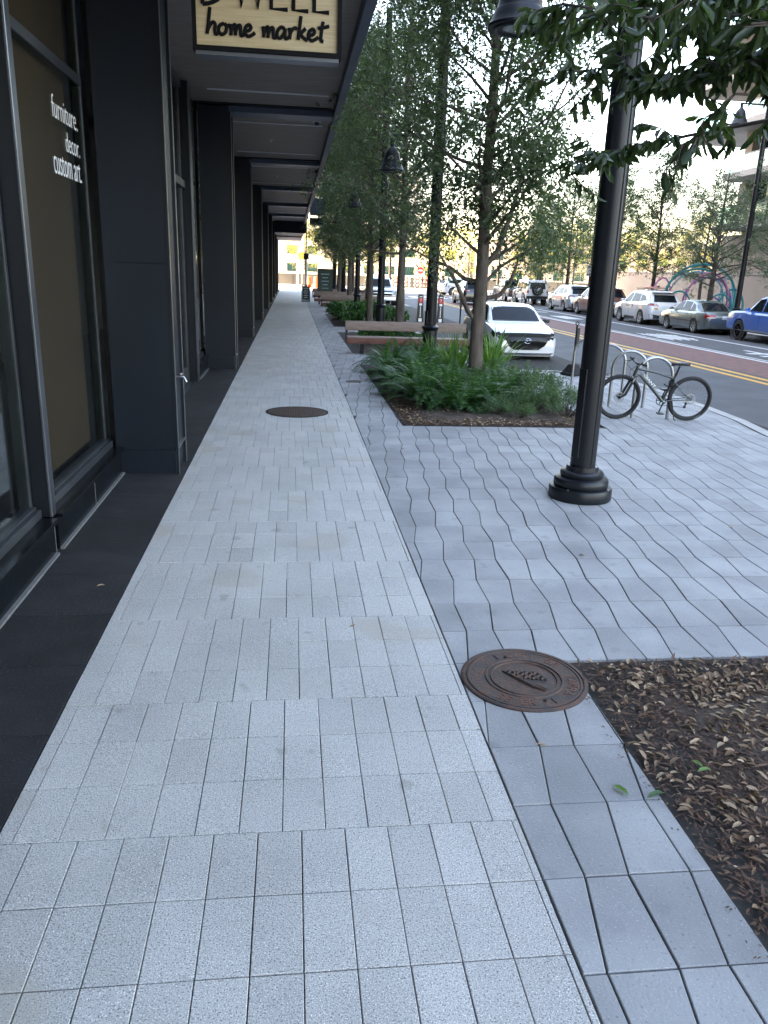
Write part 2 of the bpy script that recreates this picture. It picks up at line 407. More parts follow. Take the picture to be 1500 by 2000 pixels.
# blue-grey plaza: alternating trapezoids, joints drifting with distance
ZON = [[(.915, -3), (1.57, -3), (1.57, 3.915), (.915, 3.915)],
       [(.915, 3.915), (6.3, 3.915), (6.8, 10.515), (.915, 10.515)],
       [(4.6, -3), (6.0, -3), (6.3, 3.915), (4.6, 3.915)],
       [(.915, 10.515), (6.8, 10.515), (6.87, 10.93), (.915, 10.93)],
       [(4.6, 10.93), (6.87, 10.93), (7.02, 11.7), (7.12, 13), (7.12, 17.0), (6.5, 17.3), (6.1, 17.9), (4.6, 17.9)],
       [(.915, 10.93), (1.57, 10.93), (1.57, 18.35), (.915, 18.35)],
       [(.915, 18.35), (4.6, 18.35), (4.6, 20.83), (.915, 20.83)],
       [(.915, 20.83), (1.57, 20.83), (1.57, 27.84), (.915, 27.84)],
       [(.915, 27.84), (4.6, 27.84), (4.6, 30.31), (.915, 30.31)],
       [(.915, 30.31), (1.57, 30.31), (1.57, 38.98), (.915, 38.98)],
       [(.915, 38.98), (4.6, 38.98), (4.6, 76), (.915, 76)]]
mb = MB(); RW = .4125; w = .2056; a_ = .0185
for k in range(-11, 177):
    y0 = 2.265+RW*k; y1 = y0+RW
    for j in range(-50, 40):
        def J(jj, kk): return 1.055+w*jj+.0405*kk+(a_ if (jj+kk) % 2 == 0 else -a_)
        q = [(J(j, k), y0), (J(j+1, k), y0), (J(j+1, k+1), y1), (J(j, k+1), y1)]
        if q[1][0] < .9 or q[0][0] > 7.3: continue
        for z in ZON:
            zx = [p[0] for p in z]; zy = [p[1] for p in z]
            if min(q[0][0], q[3][0]) > max(zx) or max(q[1][0], q[2][0]) < min(zx) or y0 > max(zy) or y1 < min(zy): continue
            pc = clip_poly(q, z)
            if len(pc) >= 3: slab(mb, pc, rng, gap=.0030, bev=.003, jit=.0018, tilt=.0012)
struct(mb.build('plaza_paving', 'paver', rnd=True))
# charcoal strip along the shop fronts
mb = MB(); y = -3.4
while y < 75:
    slab(mb, [(-1.80, y), (-1.124, y), (-1.124, y+.672), (-1.80, y+.672)], rng, gap=.0016, bev=.002); y += .672
struct(mb.build('dark_paving', 'darkstone', rnd=True))
# kerbs
def kerb(pts, wdt=.15, top=.0, name='kerb'):
    b = MB(); P = [Vector((x, y, 0)) for x, y in pts]; out = []
    for i, p in enumerate(P):
        d = (P[min(i+1, len(P)-1)]-P[max(i-1, 0)]).normalized(); nrm = Vector((d.y, -d.x, 0)); out.append((p, p+nrm*wdt))
    rings = [[(a.x, a.y, -.25), (a.x, a.y, top), (c.x-.015, c.y, top), (c.x, c.y, top-.015), (c.x, c.y, -.25)] for a, c in out]
    b.loft(rings, True, True); return struct(b.build(name, 'concrete', smooth=0))
kerb([(5.6, -6), (6.02, -3), (6.32, 3.92), (6.82, 10.4), (7.05, 11.7), (7.14, 13), (7.15, 17.3)], .20)
kerb([(7.15, 17.3), (7.15, 49)], .24, top=ROADZ+.004, name='gutter')
kerb([(7.13, 17.05), (6.52, 17.35), (6.12, 17.92), (4.62, 17.95)][::-1], .13, name='kerb')
kerb([(4.6, 17.95), (4.6, 48.5)], .14)
kerb([(4.6, 48.5), (5.4, 49.2), (7.15, 50), (7.3, 76)], .2)
b = MB(); b.box(4.7, 7.14, 17.4, 50, -.3, ROADZ+.001)
b.box(6.3, 7.14, 17.3, 17.5, -.3, ROADZ+.0012); struct(b.build('parking_bay', 'brick'))
b = MB(); b.box(11.5, 13.62, -30, 62, -.2, ROADZ+.004); struct(b.build('brick_median', 'brick'))
b = MB(); b.box(16.75, 19.28, -30, 70, -.2, ROADZ+.003); struct(b.build('far_parking_lane', 'asphalt'))
b = MB()
for x0, x1 in ((13.66, 13.82), (16.42, 16.58)): b.box(x0, x1, -30, 60, ROADZ-.05, ROADZ+.005)
b.box(13.98, 14.06, -30, 60, ROADZ-.05, ROADZ+.005)
struct(b.build('lane_line', 'whitepaint'))
b = MB()
for x0, x1 in ((10.72, 10.90), (11.14, 11.32)): b.box(x0, x1, -30, 66, ROADZ-.05, ROADZ+.005)
struct(b.build('centre_line', 'yellowpaint'))
# bicycle lane pictogram: slanted bars and an arrow, elongated along the lane
b = MB()
for k in range(12): b.box(14.5+.11*k, 14.56+.11*k, 29.2+.25*(k % 3), 32.6-.2*(k % 4), ROADZ-.05, ROADZ+.006)
b.box(14.4, 15.9, 30.2, 30.45, ROADZ-.05, ROADZ+.0065); b.box(14.4, 15.9, 31.6, 31.85, ROADZ-.05, ROADZ+.0065)
for y0 in (23.4, 24.2): b.box(14.7, 15.9, y0, y0+.3, ROADZ-.05, ROADZ+.006)
b.box(15.2, 15.35, 23.4, 25.5, ROADZ-.05, ROADZ+.0065)
for k in range(5): b.box(14.7+.2*k, 14.85+.2*k, 42, 45, ROADZ-.05, ROADZ+.006)
b.box(14.6, 15.9, 49, 49.5, ROADZ-.05, ROADZ+.006)
struct(b.build('lane_symbol', 'whitepaint'))
# crossings and the cross street at the far end
b = MB(); b.box(-40, 80, 78, 96, -.3, ROADZ+.002); struct(b.build('cross_street', 'asphalt'))
b = MB()
for k in range(9): b.box(7.8+k*1.25, 8.4+k*1.25, 69, 72, ROADZ-.05, ROADZ+.007)
for k in range(8): b.box(-1.5+k*1.1, -.95+k*1.1, 79, 95, ROADZ-.05, ROADZ+.007)
b.box(7.6, 10.6, 66.5, 67, ROADZ-.05, ROADZ+.007)
struct(b.build('crossing', 'whitepaint'))
b = MB(); b.box(-6, 7.2, 75.6, 78, -.3, -.02); struct(b.build('corner_pavement', 'concrete'))
b = MB(); b.box(19.3, 60, -40, 76, -.3, .02); struct(b.build('far_pavement', 'concrete'))
kerb([(19.28, -30), (19.28, 76)][::-1], .15, top=.035)
b = MB(); b.box(-60, 120, 96, 110, -.3, -.02); struct(b.build('opposite_pavement', 'concrete'))

# ------------------------------------------------------------------ planting beds (soil surfaces)
def soil(x0, x1, y0, y1, seed, mound=.05):
    nx, ny = int((x1-x0)/.09), int((y1-y0)/.09); r = random.Random(seed)
    from mathutils import noise
    V = []
    for j in range(ny+1):
        for i in range(nx+1):
            x = x0+(x1-x0)*i/nx; y = y0+(y1-y0)*j/ny
            e = min(x-x0, x1-x, y-y0, y1-y); k = min(1, e/.5)
            V.append((x, y, -.045+mound*k+.022*noise.noise(Vector((x*4, y*4, seed)))*k+.008*noise.noise(Vector((x*17, y*17, seed)))))
    F = [(j*(nx+1)+i, j*(nx+1)+i+1, (j+1)*(nx+1)+i+1, (j+1)*(nx+1)+i) for j in range(ny) for i in range(nx)]
    b = MB(); b.add(V, F); return struct(b.build('planting_bed', 'soil', smooth=180))
soil(1.575, 4.6, -2.5, 3.915, 1); soil(1.575, 4.6, 10.935, 18.345, 2, .09); soil(1.575, 4.6, 20.835, 27.835, 3, .08); soil(1.575, 4.6, 30.315, 38.975, 5, .1)

nr = np.random.default_rng(7)
def litter(name, n, x0, x1, y0, y1, m, L, Wd, z=.02, dens=None, label=None, cat=None, tiltz=.25, simple=False, seed=1, zf=None):
    r = np.random.default_rng(seed)
    x = r.uniform(x0, x1, n); y = r.uniform(y0, y1, n)
    if dens is not None:
        k = r.uniform(0, 1, n) < dens(x, y); x, y = x[k], y[k]; n = len(x)
    th = r.uniform(0, 2*PI, n)
    D = unit(np.stack([np.cos(th), np.sin(th), r.normal(0, tiltz, n)], 1))
    N = unit(np.stack([r.normal(0, tiltz, n), r.normal(0, tiltz, n), np.ones(n)], 1)); N = unit(N-D*(N*D).sum(1)[:, None])
    P = np.stack([x, y, z+r.uniform(0, .018, n)], 1)
    s = r.uniform(.55, 1.25, n)
    V, F = leaf_arrays(P, D, N, L*s, Wd*s*r.uniform(.7, 1.3, n), .22, simple)
    rn = np.repeat(r.uniform(0, 1, n)**1.3, 1 if simple else 2)
    return stuff(quads_obj(name, V, F, m, rn), label, cat)
def dn(x, y):      # litter drifts denser away from the edge
    return np.clip((x-1.62)/.9, .10, 1)*np.clip(.35+.65*np.sin(y*2.1+x*3)**2, .2, 1)
litter('wood_chips', 34000, 1.60, 4.5, .6, 3.88, 'chip', .040, .009, z=-.006, seed=2, simple=True, tiltz=.16, label='dark shredded bark mulch covering the near planting bed', cat='mulch')
litter('leaf_litter', 15000, 1.60, 4.5, .6, 3.86, 'dead', .054, .021, z=.006, dens=lambda x, y: np.clip(dn(x, y)*.8+.12, .15, 1), seed=3, label='dry brown fallen leaves scattered over the near mulch bed', cat='leaf litter')
litter('wood_chips', 12000, 1.6, 4.5, 10.95, 14, 'chip', .06, .012, z=.0, seed=4, simple=True, label='dark bark mulch in the bed under the ferns', cat='mulch')
litter('leaf_litter', 2600, 1.6, 4.5, 10.95, 13.2, 'dead', .055, .022, z=.022, seed=5, label='dry leaves lying along the front of the fern bed', cat='leaf litter', dens=lambda x, y: np.clip(1.2-(y-10.95)*.6, .05, 1))
litter('bark_sticks', 900, 1.62, 4.5, .7, 3.86, 'chip', .12, .013, z=.004, seed=12, simple=True, tiltz=.10, label='longer bark splinters lying across the near mulch bed', cat='mulch')
litter('spilled_mulch', 150, 1.50, 1.60, 1.6, 3.9, 'chip', .022, .008, z=.001, seed=13, simple=True, tiltz=.05, label='crumbs of mulch spilled onto the paver edge', cat='mulch', dens=lambda x, y: np.clip((x-1.48)*9, 0, 1))
def small_leaf(x, y, z, th, L, Wd, m, label, rn=.5, cat='leaf'):
    D = np.array([[cos(th), sin(th), .12]]); N = np.array([[0, 0, 1.]]); D = unit(D)
    V, F = leaf_arrays(np.zeros((1, 3)), D, N, L, Wd, .25)
    o = quads_obj('fallen_leaf', V, F, m, np.full(2, rn)); o.location = (x, y, z); return tag(o, label, cat)
small_leaf(1.50, 2.68, .006, .3, .10, .032, 'fern', 'green fallen leaf at the paving edge, pointing right over the mulch')
small_leaf(1.43, 2.70, .006, 2.1, .09, .03, 'blade', 'green fallen leaf on the grey paver, left one of the pair at the mulch edge')
small_leaf(1.19, 3.085, .006, 2.9, .055, .018, 'dead', 'small orange dry leaf on the paver joint below the near manhole cover', .7)
small_leaf(-1.32, 5.10, .004, .5, .06, .022, 'dead', 'pale dry leaf on the charcoal slabs beside the shop step', .9)
small_leaf(1.79, 2.81, .03, .2, .075, .026, 'blade', 'bright green leaf lying flat on the dark mulch', .8)
small_leaf(1.83, 2.83, .035, 2.0, .065, .024, 'blade', 'upright bright green leaf on the dark mulch beside its twin', .7)

for i, (x, y, th, L_, rn, t) in enumerate(((.35, 4.4, .6, .05, .6, 'small dry leaf on the pale walkway left of the near manhole cover'), (2.3, 5.6, 2.2, .06, .5, 'dry leaf on the grey pavers in front of the nearest lamp base'), (4.4, 8.6, 1.0, .05, .3, 'dry leaf on the grey pavers right of the nearest lamp post'), (3.9, 6.3, .2, .05, .8, 'pale dry leaf on the grey pavers below right of the lamp base'), (-.6, 7.6, 1.9, .045, .4, 'tiny dry leaf at the left side of the walkway before the far manhole'), (1.35, 9.4, .9, .05, .5, 'dry leaf beside the pale walkway edge near the fern bed'))):
    small_leaf(x, y, .006, th, L_, L_*.36, 'dead', t, rn)
# ================================================================== LEFT BUILDING: one thing with parts
BL = empty('arcade_building', (-2, 40, 0))
tag(BL, 'dark metal clad shop building with pillars and deep canopy along the walkway', 'building')
def bpart(mb, name, m, **k):
    mb.v = [(x+2, y-40, z) for x, y, z in mb.v]; return mb.build(name, m, BL, **k)
COLY = [-8.9, -.35, 8.15, 16.95, 24.8, 33.1, 41.6, 49.9, 57.2, 64.6, 71.6]
COLD = .59
for y in COLY:
    b = MB(); b.box(-1.80, -1.20, y+.012, y+COLD-.012, .262, 5.02); b.box(-1.80, -1.205, y+.012, y+COLD-.012, 0, .25)
    b.box(-1.80, -1.225, y+.02, y+COLD-.02, .249, .263)
    b.box(-1.80, -1.2005, y+.012, y+COLD-.012, 2.1, 2.104)
    for yy in (y, y+COLD-.012): b.box(-1.20, -1.1762, yy+.001, yy+.011, .0, 5.0)
    c = bpart(b, 'pillar', 'navy')
    b = MB()          # light metal corner flanges around a recessed channel on the street side
    for yy in (y, y+COLD-.012): b.box(-1.176, -1.168, yy, yy+.012, .0, 5.0)
    b.box(-1.20, -1.172, y+.013, y+COLD-.013, .262, .276); b.box(-1.2, -1.19, y+.002, y+.011, .0, 4.93)
    t = b.v; b.v = [(x+2, yy-40, z) for x, yy, z in b.v]; b.build('corner_trim', 'navytrim', c)
# canopy
b = MB(); ys = [-12]+[v for y in COLY for v in (y-.02, y+COLD+.02)]
segs = [(-12, COLY[0])]+[(COLY[i]+COLD, COLY[i+1]) for i in range(len(COLY)-1)]
for i, (a, c) in enumerate(segs):
    if a > 55: continue
    n = 2
    b.box(-1.88, .80, a, min(c, 57.2), 5.06, 5.16, r=.5)
bpart(b, 'soffit', 'soffit', smooth=0)
for y in COLY:
    if y > 56: continue
    b = MB(); b.box(-1.21, .80, y, y+COLD, 4.93, 5.05)      # flat beam casing running out from each pillar
    bpart(b, 'canopy_beam', 'fascia', smooth=0, bevel=.006)
    b = MB(); b.box(-1.86, .78, y-.17, y-.005, 5.035, 5.058); bpart(b, 'gap_shade_strip', 'frame', smooth=0)  # solid dark strip, its colour stands in for shade in the beam recess
b = MB(); b.box(.80, .93, -12, 57.2, 4.89, 5.55); bpart(b, 'fascia', 'fascia', bevel=.01, smooth=0)
b = MB(); b.box(-1.21, .94, 57.2, 57.5, 4.30, 5.5); bpart(b, 'canopy_end_panel', 'navy', smooth=0)
b = MB(); b.box(-1.85, .86, 57.5, 65.8, 4.42, 4.6); b.box(-1.85, .80, 66, 75, 4.30, 4.5); bpart(b, 'low_canopy', 'soffit', smooth=0)
b = MB(); b.box(-12, .86, -12, 75, 5.56, 5.7); b.box(-12, -2.1, -12, 76, 5.0, 5.56); bpart(b, 'canopy_roof', 'fascia', smooth=0)
strips = []
for i in range(1, 7):
    ya, yb = COLY[i]+COLD, COLY[i+1]
    for ys_ in (ya+1.25, yb-1.35):
        b = MB(); b.box(-1.48, .66, ys_, ys_+.07, 5.045, 5.062)
        s_ = bpart(b, 'light_strip', 'strip', smooth=0)
for i in range(0, 7):
    b = MB(); yc = (COLY[i]+COLD+COLY[i+1])/2; b.lathe([(.045, .03), (.045, .0), (.02, -.012), (.012, -.035), (.022, -.045), (.001, -.046)], 16, (-.5, yc, 5.05)); bpart(b, 'sprinkler', 'strip')
# upper storeys (above the frame, they cast the street's shade)
b = MB(); b.box(-16, -2.1, -60, 76, 5.7, 34); b.box(-16, -6.0, -60, 76, 0, 5.0); bpart(b, 'upper_wall', 'beigewall', smooth=0)
for k in range(7):
    for i in range(12):
        b = MB(); b.box(-2.13, -2.06, -10+i*7, -5.5+i*7, 7+k*3.7, 9.4+k*3.7); bpart(b, 'upper_window', 'bglass', smooth=0)
# shop fronts between the pillars
def win(y0, y1, sillz=.30, door=False):
    """glazing from y0 to y1 set at x -1.9, with sill step, transom and frames"""
    if not door:
        b = MB(); b.box(-2.1, -1.755, y0, y1, .0, sillz-.045); b.box(-2.1, -1.715, y0, y1-.0, sillz-.045, sillz-.012)
        s = bpart(b, 'shop_sill', 'sill', smooth=0, bevel=.004)
        b = MB(); b.box(-1.757, -1.728, y0, y1, -.02, .018); bpart(b, 'mortar_bead', 'caulk', smooth=0)
        b = MB(); b.box(-1.97, -1.83, y0, y1, sillz-.012, sillz+.055); b.box(-1.96, -1.865, y0, y1, sillz+.055, sillz+.075); bpart(b, 'window_base', 'frame2', smooth=0, bevel=.004)
    b = MB(); b.box(-1.97, -1.885, y0, y1, 3.60, 3.68); b.box(-1.97, -1.885, y0, y1, 4.93, 5.04)
    b.box(-1.97, -1.889, y0, y0+.04, sillz, 4.93); b.box(-1.97, -1.889, y1-.04, y1, sillz, 4.93)
    bpart(b, 'window_frame', 'frame2', smooth=0, bevel=.004)
    b = MB(); b.box(-1.903, -1.897, y0+.04, y1-.04, sillz+.02, 3.60); b.box(-1.903, -1.897, y0+.04, y1-.04, 3.68, 4.93)
    return bpart(b, 'window_glass', 'glass', smooth=0)
def fin(y, z0=.29):
    b = MB(); b.box(-1.99, -1.775, y-.045, y+.045, z0, 5.04); f = bpart(b, 'fin', 'frame', smooth=0, bevel=.003)
    b = MB(); b.rbox(-1.777, -1.758, y-.05, y+.05, z0, 5.03, .004); b.v = [(x+2, yy-40, z) for x, yy, z in b.v]; b.build('fin_edge', 'fin', f)
win(.24, 2.9); win(2.99, 5.74); fin(5.80); win(5.86, 8.15); fin(2.945)
# narrow joints in the granite step
b = MB()
for y in (7.0, 5.75, 3.9): b.box(-1.7545, -1.7525, y, y+.008, .01, .25)
bpart(b, 'step_joint', 'caulk', smooth=0)
# second bay: doorway, pier, window with lettering
b = MB(); b.box(-1.99, -1.84, 8.74, 15.0, 3.35, 3.47); b.box(-1.98, -1.86, 8.74, 15.0, 4.93, 5.04)
for y in (8.74, 10.3, 12.0, 13.9, 14.9): b.box(-1.98, -1.895, y, y+.09, .0, 4.93)
for y in (12.09, 13.99): b.box(-1.96, -1.90, y, y+.07, .0, 3.35)
b.box(-1.96, -1.90, 8.83, 14.9, .02, .30)
bpart(b, 'door_frame', 'frame2', smooth=0, bevel=.004)
b = MB(); b.box(-1.925, -1.915, 8.83, 14.9, .30, 3.35); b.box(-1.925, -1.915, 8.83, 14.9, 3.47, 4.93); bpart(b, 'door_glass', 'glass', smooth=0)
b = MB(); b.tube([(-1.90, 13.75, .95), (-1.86, 13.75, .95), (-1.86, 13.75, 1.2), (-1.90, 13.75, 1.2)], .012); bpart(b, 'door_handle', 'steel')
b = MB(); b.box(-2.1, -1.80, 8.74, 15.1, -.02, .012); bpart(b, 'door_threshold', 'frame2', smooth=0)
b = MB(); b.box(-2.05, -1.755, 15.02, 15.32, 0, 5.04); bpart(b, 'pier', 'frame', smooth=0)
b = MB(); b.rbox(-1.757, -1.742, 15.0, 15.34, 0, 5.03, .004); bpart(b, 'pier_edge', 'fin')
win(15.33, 16.95)
for i in range(3, len(COLY)-1): win(COLY[i]+COLD, COLY[i+1]); fin((COLY[i]+COLD+COLY[i+1])/2)
# interior seen through the glass
b = MB(); b.box(-5.9, -1.99, -12, 74, .02, .06); bpart(b, 'shop_floor', 'roomfloor', smooth=0)
b = MB(); b.box(-5.99, -5.92, -12, 74, .06, 4.99); b.box(-5.9, -2, -12.2, -12, .06, 4.99); b.box(-5.9, -2, 74, 74.2, .06, 4.99); bpart(b, 'shop_wall', 'roomdark', smooth=0)
b = MB(); b.box(-1.985, -1.975, 5.98, 7.86, .42, 3.62); b.box(-1.985, -1.975, 5.98, 8.0, 3.70, 4.9); bpart(b, 'roller_blind', 'blind', smooth=0)
b = MB(); b.box(-1.985, -1.975, 15.6, 16.6, .5, 3.60); bpart(b, 'roller_blind', 'blind', smooth=0)
b = MB(); b.box(-3.0, -2.96, 3.3, 5.6, .1, 2.6); wp = bpart(b, 'display_panel', 'wallpaper', smooth=0)
b = MB()
for i in range(9):
    for j in range(12):
        cy = 3.45+.26*i; cz = .3+.2*j+(.1 if i % 2 else 0)
        for r_2 in (.05, .08, .11): b.torus((-2.952, cy, cz), (1, 0, 0), r_2, .006, 10, 4, 0, PI)
b.v = [(x+2, yy-40, z) for x, yy, z in b.v]; b.build('fan_pattern', 'white', wp)
# window lettering (white vinyl on the outside of the glass)
def wtext(body, y0, y1, z0, h, x=-1.8965):
    t = text_mb(body, y1-y0, h, .002, font_offset=-.012); t.xf(frame_m((x, y0, z0), (0, 1, 0), (0, 0, 1))); return bpart(t, 'window_lettering', 'white', smooth=0)
k_ = .95
wtext('furniture.', 7.16, 7.93, 3.20, .17); wtext('decor.', 7.50, 7.95, 2.985, .155); wtext('custom art.', 7.09, 7.95, 2.775, .15)
wtext('say hello to', 15.45, 16.45, 3.12, .13); wtext('your new favorite', 15.45, 16.72, 2.83, .13); wtext('furniture store.', 15.45, 16.72, 2.55, .13)
wtext('DWELL', 13.10, 13.70, 2.92, .12, -1.9105); wtext('home', 13.3, 13.65, 2.78, .06, -1.9105)
# silver hose tap on the first pillar
sp = empty('hose_tap', (-1.17, 8.40, .98)); tag(sp, 'small silver hose tap fixed in the channel of the nearest pillar', 'tap')
b = MB(); b.tube([(-.03, 0, 0), (.05, 0, 0), (.075, 0, -.05)], [.014, .016, .013]); b.build('spout', 'steel', sp)
b = MB(); b.disc((.02, 0, .035), (0, 0, 1), .028, .012, 10); b.tube([(.02, 0, 0), (.02, 0, .035)], .006); b.build('tap_handle', 'steel', sp)
# blade canopy / projecting panel farther along
b = MB(); b.box(.95, 1.75, 44.6, 44.8, 4.75, 5.6); bpart(b, 'projecting_panel', 'fascia', smooth=0)
b = MB()
for k in range(6): b.box(.98, 1.7, 46+.15*k, 46.06+.15*k, 4.35, 4.7)
bpart(b, 'louvre', 'frame', smooth=0)
# dome camera under the canopy
dc = empty('dome_camera', (.52, 18.0, 5.04)); tag(dc, 'small white dome security camera under the canopy past the second pillar', 'camera')
b = MB(); b.lathe([(.075, .02), (.08, -.03), (.07, -.05)], 20); b.build('housing', 'white', dc)
b = MB(); b.lathe([(.055, -.045), (.052, -.08), (.03, -.105), (.002, -.112)], 20); b.build('dome', 'carblack', dc)

# ------------------------------------------------------------------ hanging wooden sign
sg = empty('hanging_sign', (-.185, 7.0, 3.70)); tag(sg, 'pale wood hanging sign in a black frame reading home market', 'sign')
SW = 1.15
b = MB(); b.box(-SW/2+.03, SW/2-.03, -.004, .10, .035, .98); b.build('sign_face', 'signwood', sg, smooth=0)
b = MB(); b.box(-SW/2, SW/2, -.028, .115, 0, .034); b.box(-SW/2, -SW/2+.032, -.028, .115, .034, 1.0); b.box(SW/2-.032, SW/2, -.028, .115, .034, 1.0); b.box(-SW/2, SW/2, -.028, .115, 1.0, 1.035)
b.build('sign_frame', 'black', sg, smooth=0)
b = MB(); b.box(-SW/2+.02, SW/2-.02, -.01, .14, -.028, -.001); b.build('bottom_ledge', 'signledge', sg, smooth=0)
b = MB()
for x in (-.4, .4): b.tube([(x, .05, 1.03), (x, .05, 1.36)], .018)
b.build('hanger', 'black', sg)
# DWELL in thin capitals
def strokes(name, st, r, parent, y=-.010, m='black', flat=.5):
    b = MB()
    for s in st:
        k = len(b.v); b.tube([(px, 0, pz) for px, pz in s], r, 8)
        b.v[k:] = [(vx, y+vy*flat, vz) for vx, vy, vz in b.v[k:]]
    return b.build(name, m, parent)
def caps(x0, z0, h):
    S_ = []; x = x0
    def add(pts, wd):
        nonlocal x; S_.extend([[(x+px*wd, z0+pz*h) for px, pz in p] for p in pts]); x += wd+.045
    arc = [(.0+.95*sin(t), .5-.5*cos(t)) for t in [PI*i/14 for i in range(15)]]
    add([[(0, 0), (0, 1)], [(0, 0)]+arc+[(0, 1)]], .19)
    add([[(0, 1), (.25, 0), (.5, .85), (.75, 0), (1, 1)]], .24)
    add([[(1, 0), (0, 0), (0, 1), (1, 1)], [(0, .5), (.85, .5)]], .125)
    add([[(0, 1), (0, 0), (1, 0)]], .115); add([[(0, 1), (0, 0), (1, 0)]], .115); return S_
strokes('capital_lettering', caps(-.49, .315, .33), .0155, sg)
# brush script "home market" as pen strokes (x, z) in letter space
def script():
    def sm(p, n=6):
        out = []
        for i in range(len(p)-1):
            a = p[max(i-1, 0)]; b_ = p[i]; c = p[i+1]; d = p[min(i+2, len(p)-1)]
            for t in [k/n for k in range(n)]:
                out.append(tuple(.5*((2*b_[q])+(-a[q]+c[q])*t+(2*a[q]-5*b_[q]+4*c[q]-d[q])*t*t+(-a[q]+3*b_[q]-3*c[q]+d[q])*t**3) for q in (0, 1)))
        out.append(p[-1]); return out
    G = {'h': ([[(.10, .0), (.22, .9), (.30, 1.75), (.34, 2.05)], [(.12, .15), (.30, .65), (.52, .92), (.66, .75), (.62, .35), (.68, .02), (.85, .10)]], .82),
         'o': ([[(.45, .88), (.15, .70), (.06, .30), (.25, .02), (.52, .20), (.60, .60), (.45, .88), (.62, .72), (.85, .78)]], .78),
         'm': ([[(.05, .85), (.12, .40), (.10, .0)], [(.11, .25), (.28, .75), (.42, .80), (.42, .35), (.40, .0)], [(.41, .25), (.58, .72), (.74, .78), (.76, .35), (.80, .02), (1.0, .12)]], .95),
         'e': ([[(.10, .38), (.40, .48), (.52, .72), (.36, .90), (.14, .65), (.10, .25), (.32, .0), (.62, .15), (.78, .32)]], .72),
         'a': ([[(.60, .78), (.32, .88), (.08, .50), (.10, .10), (.30, .05), (.55, .45), (.63, .80), (.60, .30), (.66, .02), (.86, .12)]], .82),
         'r': ([[(.06, .88), (.14, .45), (.10, .0)], [(.12, .35), (.30, .78), (.50, .90), (.62, .78)]], .60),
         'k': ([[(.08, .0), (.18, .9), (.28, 1.85)], [(.60, .92), (.20, .42)], [(.20, .45), (.42, .22), (.72, -.05)]], .70),
         't': ([[(.38, 1.55), (.28, .8), (.24, .10), (.42, .0)], [(.02, 1.0), (.38, 1.08), (.80, 1.22)]], .6)}
    out = []; x = 0
    for ch in 'home market':
        if ch == ' ': x += .55; continue
        g, wd = G[ch]
        for s in g: out.append([(px+x, pz) for px, pz in sm(s)])
        x += wd
    return out, x
st, tw = script(); sx = .93/tw
st = [[(-.475+px*sx+.0*pz, .115+pz*.088) for px, pz in s] for s in st]
strokes('script_lettering', st, .0135, sg, y=-.010)

# ================================================================== MANHOLE COVERS
def arc_text(mb, body, R, a0, a1, size, flip=False, z=.0):
    n = len(body)
    for i, ch in enumerate(body):
        if ch == ' ': continue
        t = a0+(a1-a0)*(i+.5)/n; wd = size*(.25 if ch == 'I' else .66)
        g = text_mb(ch, wd, size, .004)
        px, py = R*cos(t), R*sin(t); rot = t-PI/2 if not flip else t+PI/2
        m = Matrix.Translation((px, py, z)) @ Matrix.Rotation(rot, 4, 'Z') @ Matrix.Translation((-wd/2, -size/2, 0))
        g.xf(m); mb.add(g.v, g.f)
mh = empty('manhole_cover', (1.262, 3.72, 0)); tag(mh, 'large rusty round cover with a sailing ship beside the near mulch bed', 'manhole cover')
RM = .345
b = MB(); b.lathe([(RM, -.03), (RM, .006), (RM-.006, .010), (RM-.022, .010), (RM-.026, .003), (RM-.03, .003)], 64); fr = b.build('rim', 'rust', mh)
b = MB(); b.lathe([(RM-.03, -.02), (RM-.03, .008), (RM-.034, .010), (RM-.042, .010), (RM-.046, .006), (.216, .006), (.212, .011), (.204, .011), (.20, .004), (.188, .004), (.184, .010), (.178, .010), (.174, .003), (.0005, .004)], 64)
cv = b.build('cover', 'rust', mh)
b = MB(); arc_text(b, 'CITY OF', .26, math.radians(100), math.radians(28), .052, z=.005)
arc_text(b, 'TAMPA', .26, math.radians(5), math.radians(-48), .052, z=.005)
arc_text(b, 'RECLAIMED', .26, math.radians(205), math.radians(262), .050, flip=False, z=.005) if False else None
arc_text(b, 'SEWER', .26, math.radians(222), math.radians(268), .052, flip=True, z=.005)
arc_text(b, 'THOUS', .26, math.radians(200), math.radians(158), .046, z=.005) if False else None
arc_text(b, 'SERIES', .26, math.radians(200), math.radians(152), .044, z=.005) if False else None
b.build('cover_lettering', 'rustlet', mh)
b = MB()
for t in (112, 290): b.tube([(.235*cos(math.radians(t)), .235*sin(math.radians(t)), .007), (.285*cos(math.radians(t)), .285*sin(math.radians(t)), .007)], .004, 6)
b.tube([(-.10, .085, .008), (-.03, -.02, .009), (.03, -.10, .008), (.075, -.135, .008)], [.004, .01, .010, .004], 6)     # ship's hull
b.tube([(.0, -.07, .008), (.05, -.085, .008), (.085, -.13, .008)], .006, 6)
for i in range(4):
    for j in range(3):
        x = -.06+.045*i+.012*j; y = .07-.03*j-.025*i*.35
        b.tube([(x-.012, y-.01, .006), (x+.006, y+.0, .012), (x+.024, y-.008, .006)], .008, 6)
b.tube([(-.10, .085, .007), (.08, .06, .007)], .004, 6)
b.build('ship_relief', 'rust', mh)
b = MB()
for t in (100, 280): b.disc((.245*cos(math.radians(t)), .245*sin(math.radians(t)), .0085), (0, 0, 1), .010, .006, 14)
b.build('pick_hole', 'under', mh)
mh2 = empty('manhole_cover', (.075, 11.93, 0)); tag(mh2, 'round rusty cover with a studded face in the middle of the pale walkway', 'manhole cover')
b = MB(); b.lathe([(.475, -.03), (.475, .006), (.45, .008), (.44, .002)], 56); b.build('rim', 'under', mh2)
